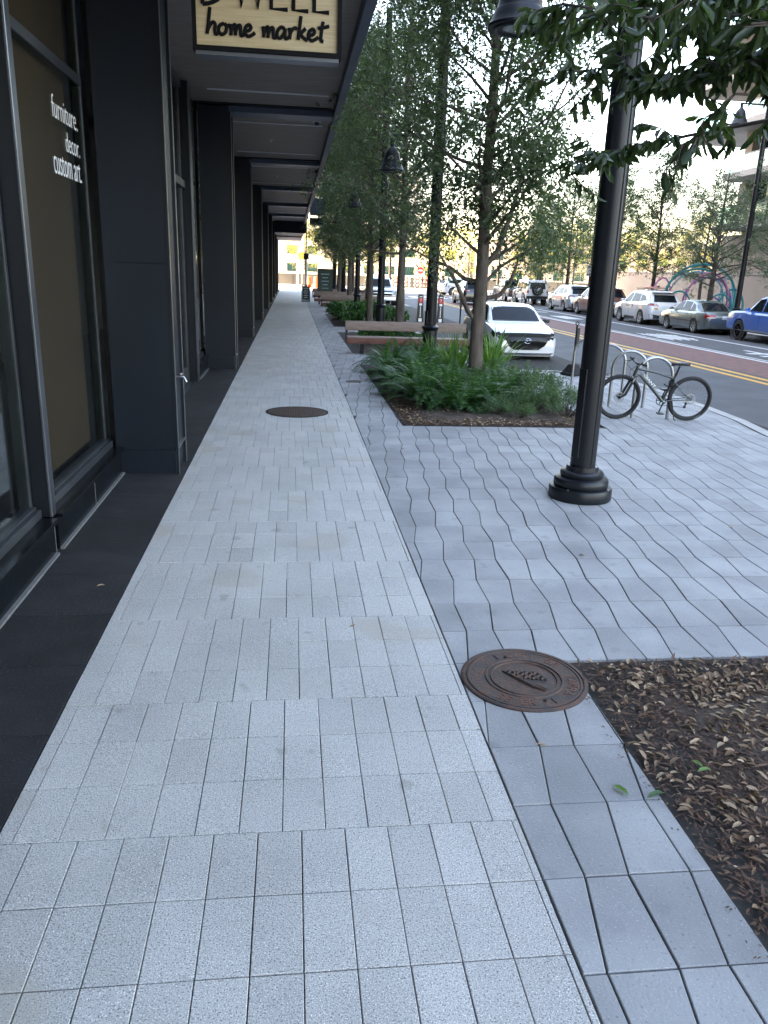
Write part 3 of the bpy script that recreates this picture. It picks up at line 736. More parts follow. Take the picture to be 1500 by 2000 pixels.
b = MB(); b.lathe([(.438, -.02), (.438, .006), (.43, .009), (.42, .009), (.415, .005), (.0005, .005)], 56)
for i in range(-15, 16):
    for j in range(-15, 16):
        x, y = i*.026, j*.026
        if x*x+y*y < .40**2: b.box(x-.008, x+.008, y-.008, y+.008, .004, .009)
b.build('cover', 'rust', mh2, smooth=0)
mh3 = empty('valve_cover', (1.20, 15.42, 0)); tag(mh3, 'small rusty valve cover in the grey pavers beside the fern bed', 'manhole cover')
b = MB(); b.lathe([(.155, -.03), (.155, .005), (.14, .007), (.13, .002), (.0005, .003)], 32); b.build('cover', 'rust', mh3)

# ================================================================== STREET LAMPS
def lamp_head(par, x, y, z, k=1.):
    sc = lambda pr: [(r_2*k, zz*k) for r_2, zz in pr]
    b = MB(); b.lathe(sc([(.262, 0), (.262, .022), (.255, .03), (.222, .085), (.205, .135), (.20, .14), (.192, .15), (.165, .25), (.15, .33), (.12, .40), (.07, .45), (.045, .48), (.045, .62), (.001, .63)]), 40, (x, y, z)); h = b.build('bell_shade', 'blackmetal', par)
    b = MB(); b.lathe(sc([(.175, -.004), (.15, -.018), (.08, -.026), (.001, -.028)]), 32, (x, y, z+.02)); b.build('lens', 'lampglass', h)
    b = MB(); b.torus((x, y, z+.002), (0, 0, 1), .20*k, .02*k, 32, 8); b.build('inner_ring', 'blackmetal', h)
    return h
def lamp_post(loc, label, low=True, rz=0., name='street_lamp', side=-1, tall=False):
    r = empty(name, loc, rz); tag(r, label, 'street lamp', 'black street lamps along the pavement')
    b = MB()
    for k in range(4):
        bb = MB(); a = PI/4+PI/2*k; bb.disc(((.283 if low else .228)*cos(a), (.283 if low else .228)*sin(a), .122 if low else .108), (0, 0, 1), .012, .014, 6); bb.build('bolt', 'steel', r)
    if low: b.lathe([(.305, 0), (.310, .012), (.310, .10), (.300, .118), (.262, .125), (.268, .135), (.268, .185), (.255, .205), (.225, .215), (.205, .222), (.212, .235), (.212, .262), (.20, .275), (.160, .285), (.155, .33)], 48)
    else: b.lathe([(.25, 0), (.25, .08), (.21, .12), (.20, .16), (.165, .2), (.155, .86), (.185, .90), (.19, .94), (.16, .96), (.125, .98)], 40)
    b.build('base', 'blackmetal', r)
    b = MB(); n = 40; prof = [(.1235, .1), (.121, 1.2), (.116, 4), (.108, 8.6), (.10, 9.9), (.03, 9.95)]
    b.lathe(prof, n); b.build('pole', 'blackmetal', r)
    for a in (-70, 110):
        b = MB(); ca, sa = cos(math.radians(a)), sin(math.radians(a))
        b.tube([(.1215*ca, .1215*sa, .33), (.114*ca, .114*sa, 4), (.105*ca, .105*sa, 8.6)], .0085, 6); b.build('seam', 'under', r)
    b = MB(); a = math.radians(-155)
    b.box(-.045, .045, -.012, .012, .42, 1.28); b.xf(Matrix.Rotation(a+PI/2, 4, 'Z') @ Matrix.Translation((0, -.119, 0))); b.build('access_door', 'blackmetal', r, bevel=.004, smooth=0)
    if tall:
        b = MB(); b.tube([(0, 0, 9.4), (side*1.25, 0, 9.4), (side*1.25, 0, 9.3)], .035, 10); b.build('arm', 'blackmetal', r)
        lamp_head(r, side*1.25, 0, 8.55, 1.42)
    else:
        b = MB(); b.tube([(0, 0, 4.78), (side*.98, 0, 4.78), (side*.98, 0, 4.68)], .03, 10); b.build('arm', 'blackmetal', r)
        lamp_head(r, side*.98, 0, 4.08)
    b = MB(); b.disc((0, 0, 9.4 if tall else 4.78), (0, 0, 1), .135, .14, 24); b.build('clamp', 'blackmetal', r)
    return r
L1 = lamp_post((2.87, 7.31, 0), 'nearest black lamp post with a stepped round base on the grey pavers')
L2 = lamp_post((3.05, 17.6, 0), 'black lamp post with a collar rising from the fern bed in front of the bench', low=False)
for y, t in ((27.9, 'black lamp post rising behind the near bench, in the second green bed'), (38.2, 'black lamp post with a collar at the far end of the second green bed'), (48.5, 'distant black lamp post between the farther benches'), (58.8, 'farthest black lamp post in the left row of trees')):
    copy_tree(L2, (3.05, y, 0), label=t)
FX = 20.75
LT = lamp_post((20.35, 35.2, 0), 'tall black lamp post across the street behind the blue truck', low=False, tall=True)
copy_tree(LT, (20.35, 54.2, 0), label='tall black lamp post across the street behind the street sign')

# ================================================================== TREES
def tree_mesh(seed, H, rt, zb, R, nb, leaves, leaf, lm, bark, up=.75, simple=True, prof=None, sub=7, spread=.16, wob=.10, zdense=1., twig=True):
    rg = random.Random(seed); r = np.random.default_rng(seed)
    path = []; x = y = 0
    for i in range(13):
        z = H*i/12; path.append(Vector((x, y, z))); x += rg.gauss(0, wob*H/60); y += rg.gauss(0, wob*H/60)
    def tp(z):
        f = min(max(z/H*12, 0), 11.999); i = int(f); return path[i].lerp(path[i+1], f-i)
    def tr(z): return rt*(1.0-.86*(z/H)**.9)+(.35*rt*max(0, 1-z/.35)**2)
    tb = MB(); fine = [tp(H*i/26) for i in range(27)]
    tb.tube(fine, [tr(H*i/26)*(1+.07*rg.uniform(-1, 1)) for i in range(27)], 12)
    segP, segD, wt = [], [], []
    prof = prof or (lambda t: (math.sin(PI*min(1, (t*.80+.20)))**.7))
    ang = rg.uniform(0, 6)
    for i in range(nb):
        t = (i+.5)/nb; z = zb+(H*.97-zb)*t**zdense; ang += 2.4+rg.gauss(0, .35)
        Lb = R*prof(t)*rg.uniform(.75, 1.15); el = up*(.55+.6*t)+rg.gauss(0, .12)
        d = Vector((cos(ang)*cos(el), sin(ang)*cos(el), sin(el)))
        p = tp(z); pts = [p]; dd = d.copy()
        for k in range(6):
            dd = (dd+Vector((rg.gauss(0, .13), rg.gauss(0, .13), rg.gauss(.05, .10)))).normalized(); p = p+dd*Lb/6*1.1; pts.append(p)
        r0 = tr(z)*.42*(.6+.4*Lb/R)
        tb.tube(pts, [max(.006, r0*(1-k/6.6)) for k in range(7)], 6)
        for s in range(sub):
            f = rg.uniform(.22, 1)*6; a = int(min(f, 5.99)); q = pts[a].lerp(pts[a+1], min(f-a, 1)); ax = (pts[a+1]-pts[a]).normalized()
            dv = (ax*rg.uniform(.4, 1)+Vector((rg.gauss(0, .8), rg.gauss(0, .8), rg.gauss(.1, .6)))).normalized()
            Ls = Lb*rg.uniform(.18, .42); pp = [q, q+dv*Ls*.5, q+dv*Ls+Vector((0, 0, -Ls*.12))]
            if twig: tb.tube(pp, [.0065, .005, .003], 3, cap=False)
            segP.append([tuple(v) for v in pp]); segD.append(tuple(dv)); wt.append(Ls)
    segP = np.array(segP); segD = np.array(segD); wt = np.array(wt)/sum(wt)
    idx = r.choice(len(segP), leaves, p=wt); t = r.uniform(.1, 1.08, leaves)[:, None]
    A, Bm, C_ = segP[idx, 0], segP[idx, 1], segP[idx, 2]
    P = np.where(t < .5, A+(Bm-A)*t*2, Bm+(C_-Bm)*(t*2-1))
    nc = leaves//20; ck = r.integers(0, nc, leaves); ctr = P[:nc]+r.normal(0, spread, (nc, 3)); idx = idx[:nc][ck]
    csz = r.uniform(.45, 1.5, nc)[ck][:, None]
    P = ctr[ck]+r.normal(0, spread*.62, (leaves, 3))*csz*np.array([1, 1, .8])
    D = unit(segD[idx]*.6+r.normal(0, .7, (leaves, 3))+np.array([0, 0, -.15])); N = unit(np.cross(D, r.normal(0, 1, (leaves, 3))))
    s = r.uniform(.6, 1.25, leaves)
    V, F = leaf_arrays(P, D, N, leaf*s, leaf*.36*s*r.uniform(.8, 1.3, leaves), .2, simple)
    rn = np.clip(r.normal(.4, .25, leaves), 0, 1); rn = rn if simple else np.repeat(rn, 2)
    tr_o = tb.build('trunk', bark, None, smooth=60)
    cr = quads_obj('crown', V, F, lm, rn)
    return tr_o, cr
def tree_thing(name, meshes, loc, label, group, rz=0, sc=1., cat='tree'):
    r = empty(name, loc, rz); r.scale = (sc, sc, sc) if isinstance(sc, (int, float)) else sc
    for m in meshes:
        o = m if m.parent is None and not m.get('used') else m.copy()
        if o is not m: COL.objects.link(o)
        else: m['used'] = 1
        o.parent = r
        if 'used' in o.keys() and o is not m: del o['used']
    return tag(r, label, cat, group)
TA = tree_mesh(11, 11.5, .145, 2.2, 2.6, 60, 56000, .105, 'leaf', 'bark', up=.75, sub=13, wob=.09, spread=.20)
TB = tree_mesh(12, 11.0, .150, 2.4, 2.8, 60, 40000, .105, 'leaf', 'bark', up=.7, sub=12, spread=.18)
TC = tree_mesh(13, 11.8, .145, 2.5, 2.7, 60, 40000, .105, 'leaf', 'bark', up=.8, sub=12, spread=.18)
GR = 'small leaved oaks in the left row'
t1 = tree_thing('oak_tree', TA, (3.52, 15.0, 0), 'nearest oak trunk growing out of the fern bed in front of the white hatchback', GR, rz=1.1)
# low side limbs of the nearest oak, as in the view
b = MB(); c15 = lambda X, Z, dy=0.: (X-3.52, dy, Z)
b.tube([c15(3.46, 1.25), c15(3.28, 1.42, -.1), c15(3.12, 1.72, -.2), c15(2.92, 2.05, -.3), c15(2.72, 2.3, -.35), c15(2.4, 2.75, -.5)], [.05, .045, .04, .03, .022, .01], 8)
b.tube([c15(3.5, 1.95), c15(3.25, 2.0, .2), c15(2.98, 2.2, .3), c15(2.6, 2.35, .5), c15(2.1, 2.6, .7)], [.045, .04, .03, .02, .008], 8)
b.tube([c15(3.55, 1.65), c15(3.85, 1.72, -.1), c15(4.05, 1.95, -.1), c15(4.15, 2.4, -.2), c15(4.5, 2.7, -.3)], [.045, .04, .032, .022, .01], 8)
b.tube([c15(3.5, 2.15), c15(3.78, 2.5, 0), c15(4.0, 3.1, .1), c15(4.2, 3.9, .1), c15(4.7, 5.0, .2), c15(5.1, 5.8, .3)], [.06, .05, .045, .036, .025, .01], 8)
b.tube([c15(3.55, 1.9), c15(3.95, 2.25, .3), c15(4.4, 2.5, .5), c15(5.2, 2.9, .8)], [.035, .03, .022, .008], 8)
b.xf(Matrix.Rotation(-1.1, 4, 'Z')); lb = b.build('low_limb', 'bark', t1, smooth=60)
def limb_leaves(par, pts, n, seed, leaf=.085, spread=.17, m='leaf', simple=True, rot=None, name='low_leaves'):
    r = np.random.default_rng(seed); pts = np.array(pts); i = r.integers(0, len(pts)-1, n); t = r.uniform(0, 1, n)[:, None]
    P = pts[i]*(1-t)+pts[i+1]*t+r.normal(0, spread, (n, 3)); D = unit(r.normal(0, 1, (n, 3))+np.array([0, 0, -.3])); N = unit(np.cross(D, r.normal(0, 1, (n, 3))))
    s = r.uniform(.6, 1.25, n); V, F = leaf_arrays(P, D, N, leaf*s, leaf*.36*s, .2, simple)
    if rot: c, s_ = cos(rot), sin(rot); V = V @ np.array([[c, s_, 0], [-s_, c, 0], [0, 0, 1]])
    rn = np.clip(r.normal(.4, .25, n), 0, 1)
    return quads_obj(name, V, F, m, rn if simple else np.repeat(rn, 2), par)
limb_leaves(t1, [c15(2.9, 2.1, -.3), c15(2.6, 2.4, -.4), c15(2.3, 2.9, -.5), c15(2.9, 2.9, .2), c15(2.3, 2.45, .6)], 1500, 5, rot=-1.1, spread=.22)
limb_leaves(t1, [c15(4.1, 2.1, -.1), c15(4.4, 2.6, -.3), c15(4.9, 2.9, .5), c15(5.4, 2.8, .7), c15(4.6, 2.3, .3), c15(5.0, 3.5, .2), c15(5.6, 3.2, .4)], 3200, 6, rot=-1.1, spread=.26)
for y, ms, rz, sc, t in ((25.6, TB, .3, 1., 'second oak of the row, behind the near bench'), (36.8, TC, 2.2, 1., 'third oak of the row, thin trunk in the second green bed'),
        (47.3, TB, 3.1, .98, 'fourth oak of the row, forked beside the farther bench'), (57.6, TC, 4.4, 1.03, 'fifth oak of the row, beyond the farther benches'), (67.5, TB, 5.2, 1., 'last oak of the row, near the corner')):
    tree_thing('oak_tree', ms, (3.45, y, 0), t, GR, rz, sc)
for y, ms, rz, sc, t in ((31.2, TC, .9, .9, 'slim oak filling the gap between the second and third trunks'), (42.5, TB, 5.5, .92, 'slim oak before the farther benches'), (52.5, TC, 1.7, .95, 'slim oak behind the dark display board')):
    tree_thing('oak_tree', ms, (3.0, y, 0), t, GR, rz, sc)
# the tree just outside the right edge whose twigs hang into the view
T0 = empty('oak_tree', (3.75, 2.3, 0)); tag(T0, 'large leaved oak at the right edge with twigs hanging overhead', 'tree', None)
rg = random.Random(3)
def limb(b, p0, p1, r0, r1, sag=.0, n=8):
    p0, p1 = Vector(p0), Vector(p1); pts = []
    for i in range(n+1):
        t = i/n; p = p0.lerp(p1, t); p.z += .10*math.sin(PI*t)-sag*t*t; p += Vector((rg.gauss(0, .035), rg.gauss(0, .035), rg.gauss(0, .03)))*(1 if 0 < i else 0); pts.append(p)
    b.tube(pts, [r0+(r1-r0)*i/n for i in range(n+1)], 8); return pts
tb = MB(); o0 = Vector((3.75, 2.3, 0))
tb.tube([(0, 0, -.05), (.02, 0, .8), (-.03, .03, 1.8), (.0, 0, 3), (.05, 0, 5), (0, 0, 8)], [.17, .14, .13, .12, .09, .03], 14)
limbs = [limb(tb, (0, 0, 2.6), Vector((1.08, 3.45, 2.90))-o0, .016, .004), limb(tb, (0, 0, 2.7), Vector((1.45, 3.3, 2.92))-o0, .014, .004), limb(tb, (0, 0, 2.8), Vector((1.1, 3.6, 3.12))-o0, .015, .004),
         limb(tb, (0, 0, 2.6), Vector((1.55, 2.9, 2.93))-o0, .013, .004), limb(tb, (0, 0, 2.9), Vector((1.35, 2.9, 3.02))-o0, .014, .005), limb(tb, (0, 0, 2.5), Vector((1.75, 3.1, 2.92))-o0, .011, .004),
         limb(tb, (0, 0, 2.8), Vector((1.42, 4.7, 2.70))-o0, .017, .005), limb(tb, (0, 0, 3.0), Vector((1.2, 4.2, 3.3))-o0, .017, .005), limb(tb, (0, 0, 2.9), Vector((2.3, 4.6, 3.55))-o0, .016, .005),
         limb(tb, (0, 0, 3.6), Vector((.9, 2.3, 3.9))-o0, .05, .01), limb(tb, (0, 0, 4.6), (-1.5, -1.2, 5.6), .05, .01), limb(tb, (0, 0, 4.2), (1.6, .9, 5.2), .05, .01), limb(tb, (0, 0, 5.2), (-.3, 1.6, 6.4), .04, .01), limb(tb, (0, 0, 4.0), (1.2, -1.4, 5.2), .04, .01)]
LP, LD = [], []
def twig(p, d, Ls, nl, drop=.5):
    d = Vector(d).normalized(); pts = [p]; q = p.copy()
    for i in range(5):
        d = (d+Vector((rg.gauss(0, .2), rg.gauss(0, .2), -drop*.18+rg.gauss(0, .12)))).normalized(); q = q+d*Ls/5; pts.append(q)
    tb.tube(pts, [.004, .0036, .003, .0026, .002, .0015], 4)
    for k in range(nl):
        t = (.15+.85*(k/nl))*5; i = int(min(t, 4.99)); base = pts[i].lerp(pts[i+1], t-i)
        a = rg.uniform(0, 2*PI); side = Vector((cos(a), sin(a), rg.uniform(-.9, .2)))
        LP.append(tuple(base)); LD.append(tuple((d*.7+side*.8+Vector((0, 0, -.45))).normalized()))
for li, pts in enumerate(limbs):
    for k in range((46, 44, 46, 34, 44, 22, 40, 36, 30)[li] if li < 9 else 30):
        t = rg.uniform(.45 if li < 9 else .3, 1.0)*(len(pts)-1); i = int(min(t, len(pts)-1.01)); p = pts[i].lerp(pts[i+1], t-i)
        twig(p, (rg.gauss(0, 1), rg.gauss(0, 1), rg.uniform(-.35, .8)), rg.uniform(.14, .30), rg.randint(9, 16))
# the one long hanging spray that frames the tower
sp_ = limb(tb, Vector((1.62, 2.95, 2.76))-o0, Vector((1.36, 3.0, 2.50))-o0, .005, .002, n=6)
for k in range(9):
    t = (.25+.75*k/8)*(len(sp_)-1); i = int(min(t, len(sp_)-1.01)); p = sp_[i].lerp(sp_[i+1], t-i)
    twig(p, (rg.uniform(-1, .6), rg.gauss(0, .4), -.4), .09, 3, 1.)
T0trunk = tb.build('trunk', 'bark', T0, smooth=60)
r = np.random.default_rng(9); P = np.array(LP); D = unit(np.array(LD)); n = len(P); N = unit(np.cross(D, r.normal(0, 1, (n, 3)))); s = r.uniform(.65, 1.25, n)
V, F = leaf_arrays(P, D, N, .082*s, .030*s*r.uniform(.85, 1.2, n), .18); quads_obj('crown', V, F, 'leafnear', np.repeat(np.clip(r.normal(.35, .25, n), 0, 1), 2), T0)

# trees across the street
TD = tree_mesh(21, 8.2, .17, 2.0, 3.3, 44, 20000, .10, 'leafpale', 'bark2', up=.42, sub=9, spread=.17)
TE = tree_mesh(22, 9.0, .14, 2.0, 2.6, 42, 24000, .11, 'leaf', 'bark2', up=.7, sub=8, spread=.16)
GF = 'trees across the street'
for x, y, ms, rz, sc, t in ((21.35, 39.6, TD, .4, (1, 1, .9), 'spreading pale green tree across the street in front of the coloured arches'),
      (20.6, 51.5, TE, 1.2, 1., 'dark leaved tree across the street behind the white patrol car'), (21.3, 31.2, TD, 2.6, .9, 'pale green tree across the street behind the blue truck'),
      (20.6, 59.5, TE, 3.3, 1., 'dark leaved tree across the street behind the silver crossover'), (20.6, 66.5, TE, 4.6, .95, 'tree across the street behind the white four wheel drive'),
      (22.5, 73.5, TD, 5.2, .9, 'farthest tree of the row across the street'), (26.5, 50.5, TE, 2.0, .9, 'tree on the plaza beside the beige wall'), (20.9, 45.6, TE, 5.0, 1.0, 'dark leaved tree across the street left of the coloured arches'), (24.5, 60.5, TD, 1.1, 1.05, 'pale green tree farther back on the plaza, left of the tower'), (25.5, 41.0, TD, 3.9, .95, 'pale green tree on the plaza right of the coloured arches')):
    tree_thing('street_tree', ms, (x, y, 0), t, GF, rz, sc)
# sunlit trees beyond the cross street
TF = tree_mesh(31, 9.5, .22, 1.6, 4.6, 34, 11000, .17, 'leafsunlit', 'bark2', up=.5, sub=8, spread=.35)
for i, (x, y, rz, sc) in enumerate(((-6, 122, 0, 1), (2, 128, 1, .9), (9, 120, 2.2, .75), (14, 126, 1.4, .8), (20, 118, 3.1, .85), (27, 124, .5, .9), (35, 118, 4, .9), (43, 124, 5, 1), (52, 119, 2, 1), (62, 122, 3.6, 1.1))):
    tree_thing('park_tree', TF, (x, y, 0), ['sunlit yellow green tree straight beyond the end of the canopy', 'sunlit yellow green tree beyond the round sign', 'sunlit yellow tree beyond the white pickup', 'sunlit yellow tree behind the second lamp post', 'sunlit yellow tree just left of the nearest trunk', 'sunlit tree beyond the dark car on the street', 'sunlit tree beyond the white four wheel drive', 'sunlit tree beyond the street sign', 'sunlit tree beyond the silver crossover', 'sunlit tree beyond the right row of trees'][i], 'sunlit trees beyond the cross street', rz, sc)
for o in bpy.data.objects:
    if 'used' in o.keys(): del o['used']

# ================================================================== PLANTS IN THE BEDS
def fern_mesh(seed, nf, L, up=1.1):
    r = np.random.default_rng(seed); rg = random.Random(seed); tb = MB(); P, D, N, Ls, W = [], [], [], [], []
    for i in range(nf):
        a = i*2.4+rg.gauss(0, .3); el = up+rg.gauss(0, .22); Lf = L*rg.uniform(.7, 1.15)
        p = Vector((cos(a)*.03, sin(a)*.03, 0)); d = Vector((cos(a)*cos(el), sin(a)*cos(el), sin(el))); pts = [p]; ns = 14
        for k in range(ns):
            d = (d+Vector((0, 0, -.085-.12*k/ns))+Vector((rg.gauss(0, .03), rg.gauss(0, .03), 0))).normalized(); p = p+d*Lf/ns; pts.append(p)
            if k < 2: continue
            side = d.cross(Vector((0, 0, 1))); side = side.normalized() if side.length > .01 else Vector((1, 0, 0)); nn = side.cross(d)
            t = k/ns; wl = L*.20*math.sin(PI*min(1, t*.85+.18))**.8
            for sgn in (-1, 1):
                for h_ in (0, .5):
                    q = p-d*Lf/ns*h_; dd = (side*sgn+d*.35+Vector((0, 0, -.18))).normalized()
                    P.append(tuple(q)); D.append(tuple(dd)); N.append(tuple(nn+Vector((rg.gauss(0, .15),)*3))); Ls.append(wl*rg.uniform(.85, 1.1)); W.append(wl*.10+.005)
        tb.tube(pts, [.0035*(1-k/(ns+2)) for k in range(ns+1)], 4, cap=False)
    P, D, N = map(np.array, (P, D, N)); N = unit(N-D*(N*D).sum(1)[:, None])
    V, F = leaf_arrays(P, D, N, np.array(Ls), np.array(W), .1, True)
    rn = np.clip(r.normal(.4, .28, len(P)), 0, 1)
    return [tb.build('stems', 'fern'), quads_obj('fronds', V, F, 'fern', rn)]
def blade_mesh(seed, n, L):
    rg = random.Random(seed); V = []; F = []; R_ = []
    for i in range(n):
        a = rg.uniform(0, 2*PI); el = rg.uniform(.95, 1.5); Lf = L*rg.uniform(.6, 1.1); w_ = .016*rg.uniform(.8, 1.25)
        p = Vector((rg.gauss(0, .05), rg.gauss(0, .05), 0)); d = Vector((cos(a)*cos(el), sin(a)*cos(el), sin(el))); ns = 8; k0 = len(V)
        side = Vector((-sin(a), cos(a), 0))
        for k in range(ns+1):
            t = k/ns; ww = w_*(.7+.9*t if t < .35 else 1.02*(1-(t-.35)/.66)**.7+.01); up_ = d.cross(side)
            V += [tuple(p-side*ww+up_*ww*.35), tuple(p), tuple(p+side*ww+up_*ww*.35)]
            d = (d+Vector((0, 0, -.05-.16*t))).normalized(); p = p+d*Lf/ns
        rr = rg.random()
        for k in range(ns):
            for q in (0, 1):
                o_ = k0+k*3+q; F.append((o_, o_+1, o_+4, o_+3)); R_.append(rr)
    b = MB(); b.v = V; b.f = F; b.r = R_; return [b.build('blades', 'blade', rnd=True, smooth=180)]
def bush_mesh(seed, n, rad, h, L, W_, m='shrub', nst=26):
    rg = random.Random(seed); r = np.random.default_rng(seed); tb = MB(); SP = []
    for i in range(nst):
        a = rg.uniform(0, 2*PI); e = rg.uniform(.2, 1)**.6; x, y = rad*e*cos(a), rad*e*sin(a); z = h*(1-.45*e*e)*rg.uniform(.7, 1.1)
        pts = [(x*.15, y*.15, 0), (x*.6, y*.6, z*.5), (x, y, z*.85), (x*1.12, y*1.12, z)]
        tb.tube(pts, [.006, .005, .003, .0015], 4); SP.append(pts[1:])
    SP = np.array(SP); i = r.integers(0, nst, n); j = r.integers(0, 2, n); t = r.uniform(0, 1, n)[:, None]
    P = SP[i, j]*(1-t)+SP[i, j+1]*t+r.normal(0, .035, (n, 3)); P[:, 2] = np.maximum(P[:, 2], .01)
    ax = unit(SP[i, 2]-SP[i, 0]); D = unit(ax*.8+r.normal(0, .6, (n, 3))); N = unit(np.cross(D, r.normal(0, 1, (n, 3))))
    V, F = leaf_arrays(P, D, N, L*r.uniform(.6, 1.2, n), W_, .2, True)
    return [tb.build('stems', 'bark2'), quads_obj('foliage', V, F, m, np.clip(r.normal(.45, .28, n), 0, 1))]
def plant(name, ms, loc, label, cat, group, rz, sc):
    return tree_thing(name, ms, loc, label, group, rz, sc, cat)
FA, FB = fern_mesh(1, 40, .60), fern_mesh(2, 36, .66, .95)
BLM = blade_mesh(3, 70, .85); SH = bush_mesh(4, 3200, .42, .42, .06, .010); SG = bush_mesh(5, 1900, .45, .62, .10, .035, 'fern', 22)
rg = random.Random(8)
frn = [(2.15, 12.6, 'front left fern over the mulch'), (2.6, 12.2, ''), (3.05, 12.35, ''), (2.2, 13.6, ''), (2.75, 13.4, ''), (3.25, 13.5, ''), (2.35, 14.7, ''), (2.9, 14.8, ''), (1.95, 15.6, ''), (2.5, 15.9, ''), (3.0, 16.2, ''), (2.1, 17.0, ''), (2.7, 17.3, ''), (3.9, 16.3, ''), (3.5, 13.0, ''), (2.0, 13.9, ''), (3.35, 16.9, '')]
names = ['dark green fern at the front left corner of the bed, fronds over the mulch', 'fern in the front row of the bed, second from the left', 'fern in the front row left of the oak trunk', 'fern behind the front left one, in the middle of the bed', 'bright fern in the middle of the bed', 'fern just left of the nearest oak trunk', 'fern in the middle row below the lamp collar', 'fern at the foot of the collared lamp post, near side', 'fern at the left edge of the bed with long arching fronds',
         'tall fern rising against the near bench', 'fern to the right of the collared lamp post', 'fern at the back left corner by the bench post', 'fern behind the collared lamp post', 'fern between the lamp post and the oak trunk', 'low fern at the foot of the nearest oak trunk', 'fern over the left edge of the mulch, second from the front', 'fern at the back of the bed below the bench plank']
for i, (x, y, _) in enumerate(frn):
    plant('fern', FA if i % 2 == 0 else FB, (x, y, .03), names[i], 'fern', 'ferns in the bed in front of the near bench', rg.uniform(0, 6), rg.uniform(1.0, 1.5))
for i, (x, y, t) in enumerate(((3.25, 15.6, 'spiky bright green blade plant left of the nearest oak trunk'), (3.95, 15.7, 'spiky bright green blade plant right of the nearest oak trunk'), (4.25, 16.4, 'spiky blade plant nearest the white hatchback'), (3.0, 16.9, 'spiky blade plant against the collared lamp post'))):
    plant('blade_plant', BLM, (x, y, .03), t, 'plant', 'strappy blade plants in the near bed', i*1.3, (1.25, 1.15, 1.25, 1.0)[i])
for i, (x, y, s_, t) in enumerate(((3.45, 12.1, .85, 'feathery low shrub at the front right of the fern bed'), (3.9, 12.2, 1., 'feathery shrub left of the nearest lamp post'), (4.25, 11.7, 1.05, 'feathery shrub partly behind the nearest lamp post'), (4.2, 13.2, 1.25, 'feathery shrub in front of the bike racks'), (3.8, 14.2, 1.2, 'taller feathery shrub right of the nearest oak'), (4.35, 14.4, 1.15, 'feathery shrub beside the cone post'), (3.45, 11.5, .6, 'smallest feathery shrub in the leaf litter'), (3.1, 11.75, .6, 'small feathery shrub below the ferns'))):
    plant('feathery_shrub', SH, (x, y, .03), t, 'shrub', 'feathery shrubs in the near bed', i*.9, s_)
k = 0
for x0, y0, y1, n, who in ((1.9, 31.0, 37.5, 11, 'second'), (2.2, 22.0, 27, 6, 'middle')):
    for i in range(n):
        x = x0+rg.uniform(0, 2.2); y = y0+(y1-y0)*i/n
        if who == 'middle': x = max(x, 2.4)
        plant('leafy_shrub', SG, (x, y, .03), ['low', 'tall', 'spreading'][i % 3]+' leafy shrub in the '+who+' bed, '+('first' if i == 0 else 'last' if i == n-1 else 'in row '+['two', 'three', 'four', 'five', 'six', 'seven', 'eight', 'nine', 'ten', 'eleven'][i-1])+' counted from the camera', 'shrub', 'leafy shrubs in the farther beds', i*1.7, rg.uniform(.85, 1.25)*(.8 if who == 'middle' else 1.15))

# ================================================================== BENCHES
def bench(loc, label, L=3.2, rz=0, col=True):
    r = empty('park_bench', loc, rz); tag(r, label, 'bench', 'timber benches along the walkway')
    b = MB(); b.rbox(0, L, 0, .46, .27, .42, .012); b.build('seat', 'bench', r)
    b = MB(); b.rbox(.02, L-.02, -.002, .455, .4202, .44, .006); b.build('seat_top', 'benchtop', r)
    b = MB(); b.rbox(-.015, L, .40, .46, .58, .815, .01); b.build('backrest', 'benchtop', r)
    for x in (.0, L*.5, L-.06):
        b = MB(); b.box(x, x+.055, .465, .485, .25, .80); b.build('back_support', 'blackmetal', r, smooth=0)
    for x in (.36, L*.5, L-.40):
        b = MB(); b.box(x, x+.10, .12, .30, 0, .27); b.build('leg', 'blackmetal', r, smooth=0)
    return r
B1 = bench((1.39, 20.5, .0), 'nearest timber bench with a pale grey backrest behind the fern bed')
def bench2(loc, rz, label):
    o = copy_tree(B1, loc, rz, label); return o
bench2((1.45, 40.6, 0), 0, 'second timber bench with its back to the far shrubs')
bench2((1.25, 46.0, 0), 0, 'third dark red timber bench beside the chalkboard sign')
bench2((1.3, 52.0, 0), 0, 'farthest timber bench behind the display board')

# ================================================================== SIGNS BY THE WALKWAY
af = empty('chalkboard_sign', (.86, 51.2, 0)); tag(af, 'small black chalkboard a-frame standing at the edge of the walkway', 'sign')
b = MB(); b.box(-.27, .27, -.02, .02, .02, .10); b.box(-.27, .27, -.02, .02, 1.0, 1.06)
for x in (-.27, .22): b.box(x, x+.05, -.02, .02, 0, 1.06)
b.xf(Matrix.Rotation(-.14, 4, 'X')); b.build('front_frame', 'blackmetal', af, smooth=0)
b = MB(); b.box(-.215, .215, -.008, .008, .12, .98); b.xf(Matrix.Rotation(-.14, 4, 'X')); b.build('board', 'board', af, smooth=0)
b = MB()
for i, wd in enumerate((.30, .22, .26, .18, .24, .2)): b.box(-wd/2, wd/2, -.012, -.0085, .82-.11*i, .845-.11*i)
b.xf(Matrix.Rotation(-.14, 4, 'X')); b.build('chalk_marks', 'white', af, smooth=0)
b = MB(); b.box(-.27, -.22, .28, .32, 0, 1.0); b.box(.22, .27, .28, .32, 0, 1.0); b.xf(Matrix.Rotation(.14, 4, 'X')); b.build('rear_frame', 'blackmetal', af, smooth=0)
db = empty('display_board', (1.95, 48.5, 0)); tag(db, 'dark green framed display board standing behind the far benches', 'sign')
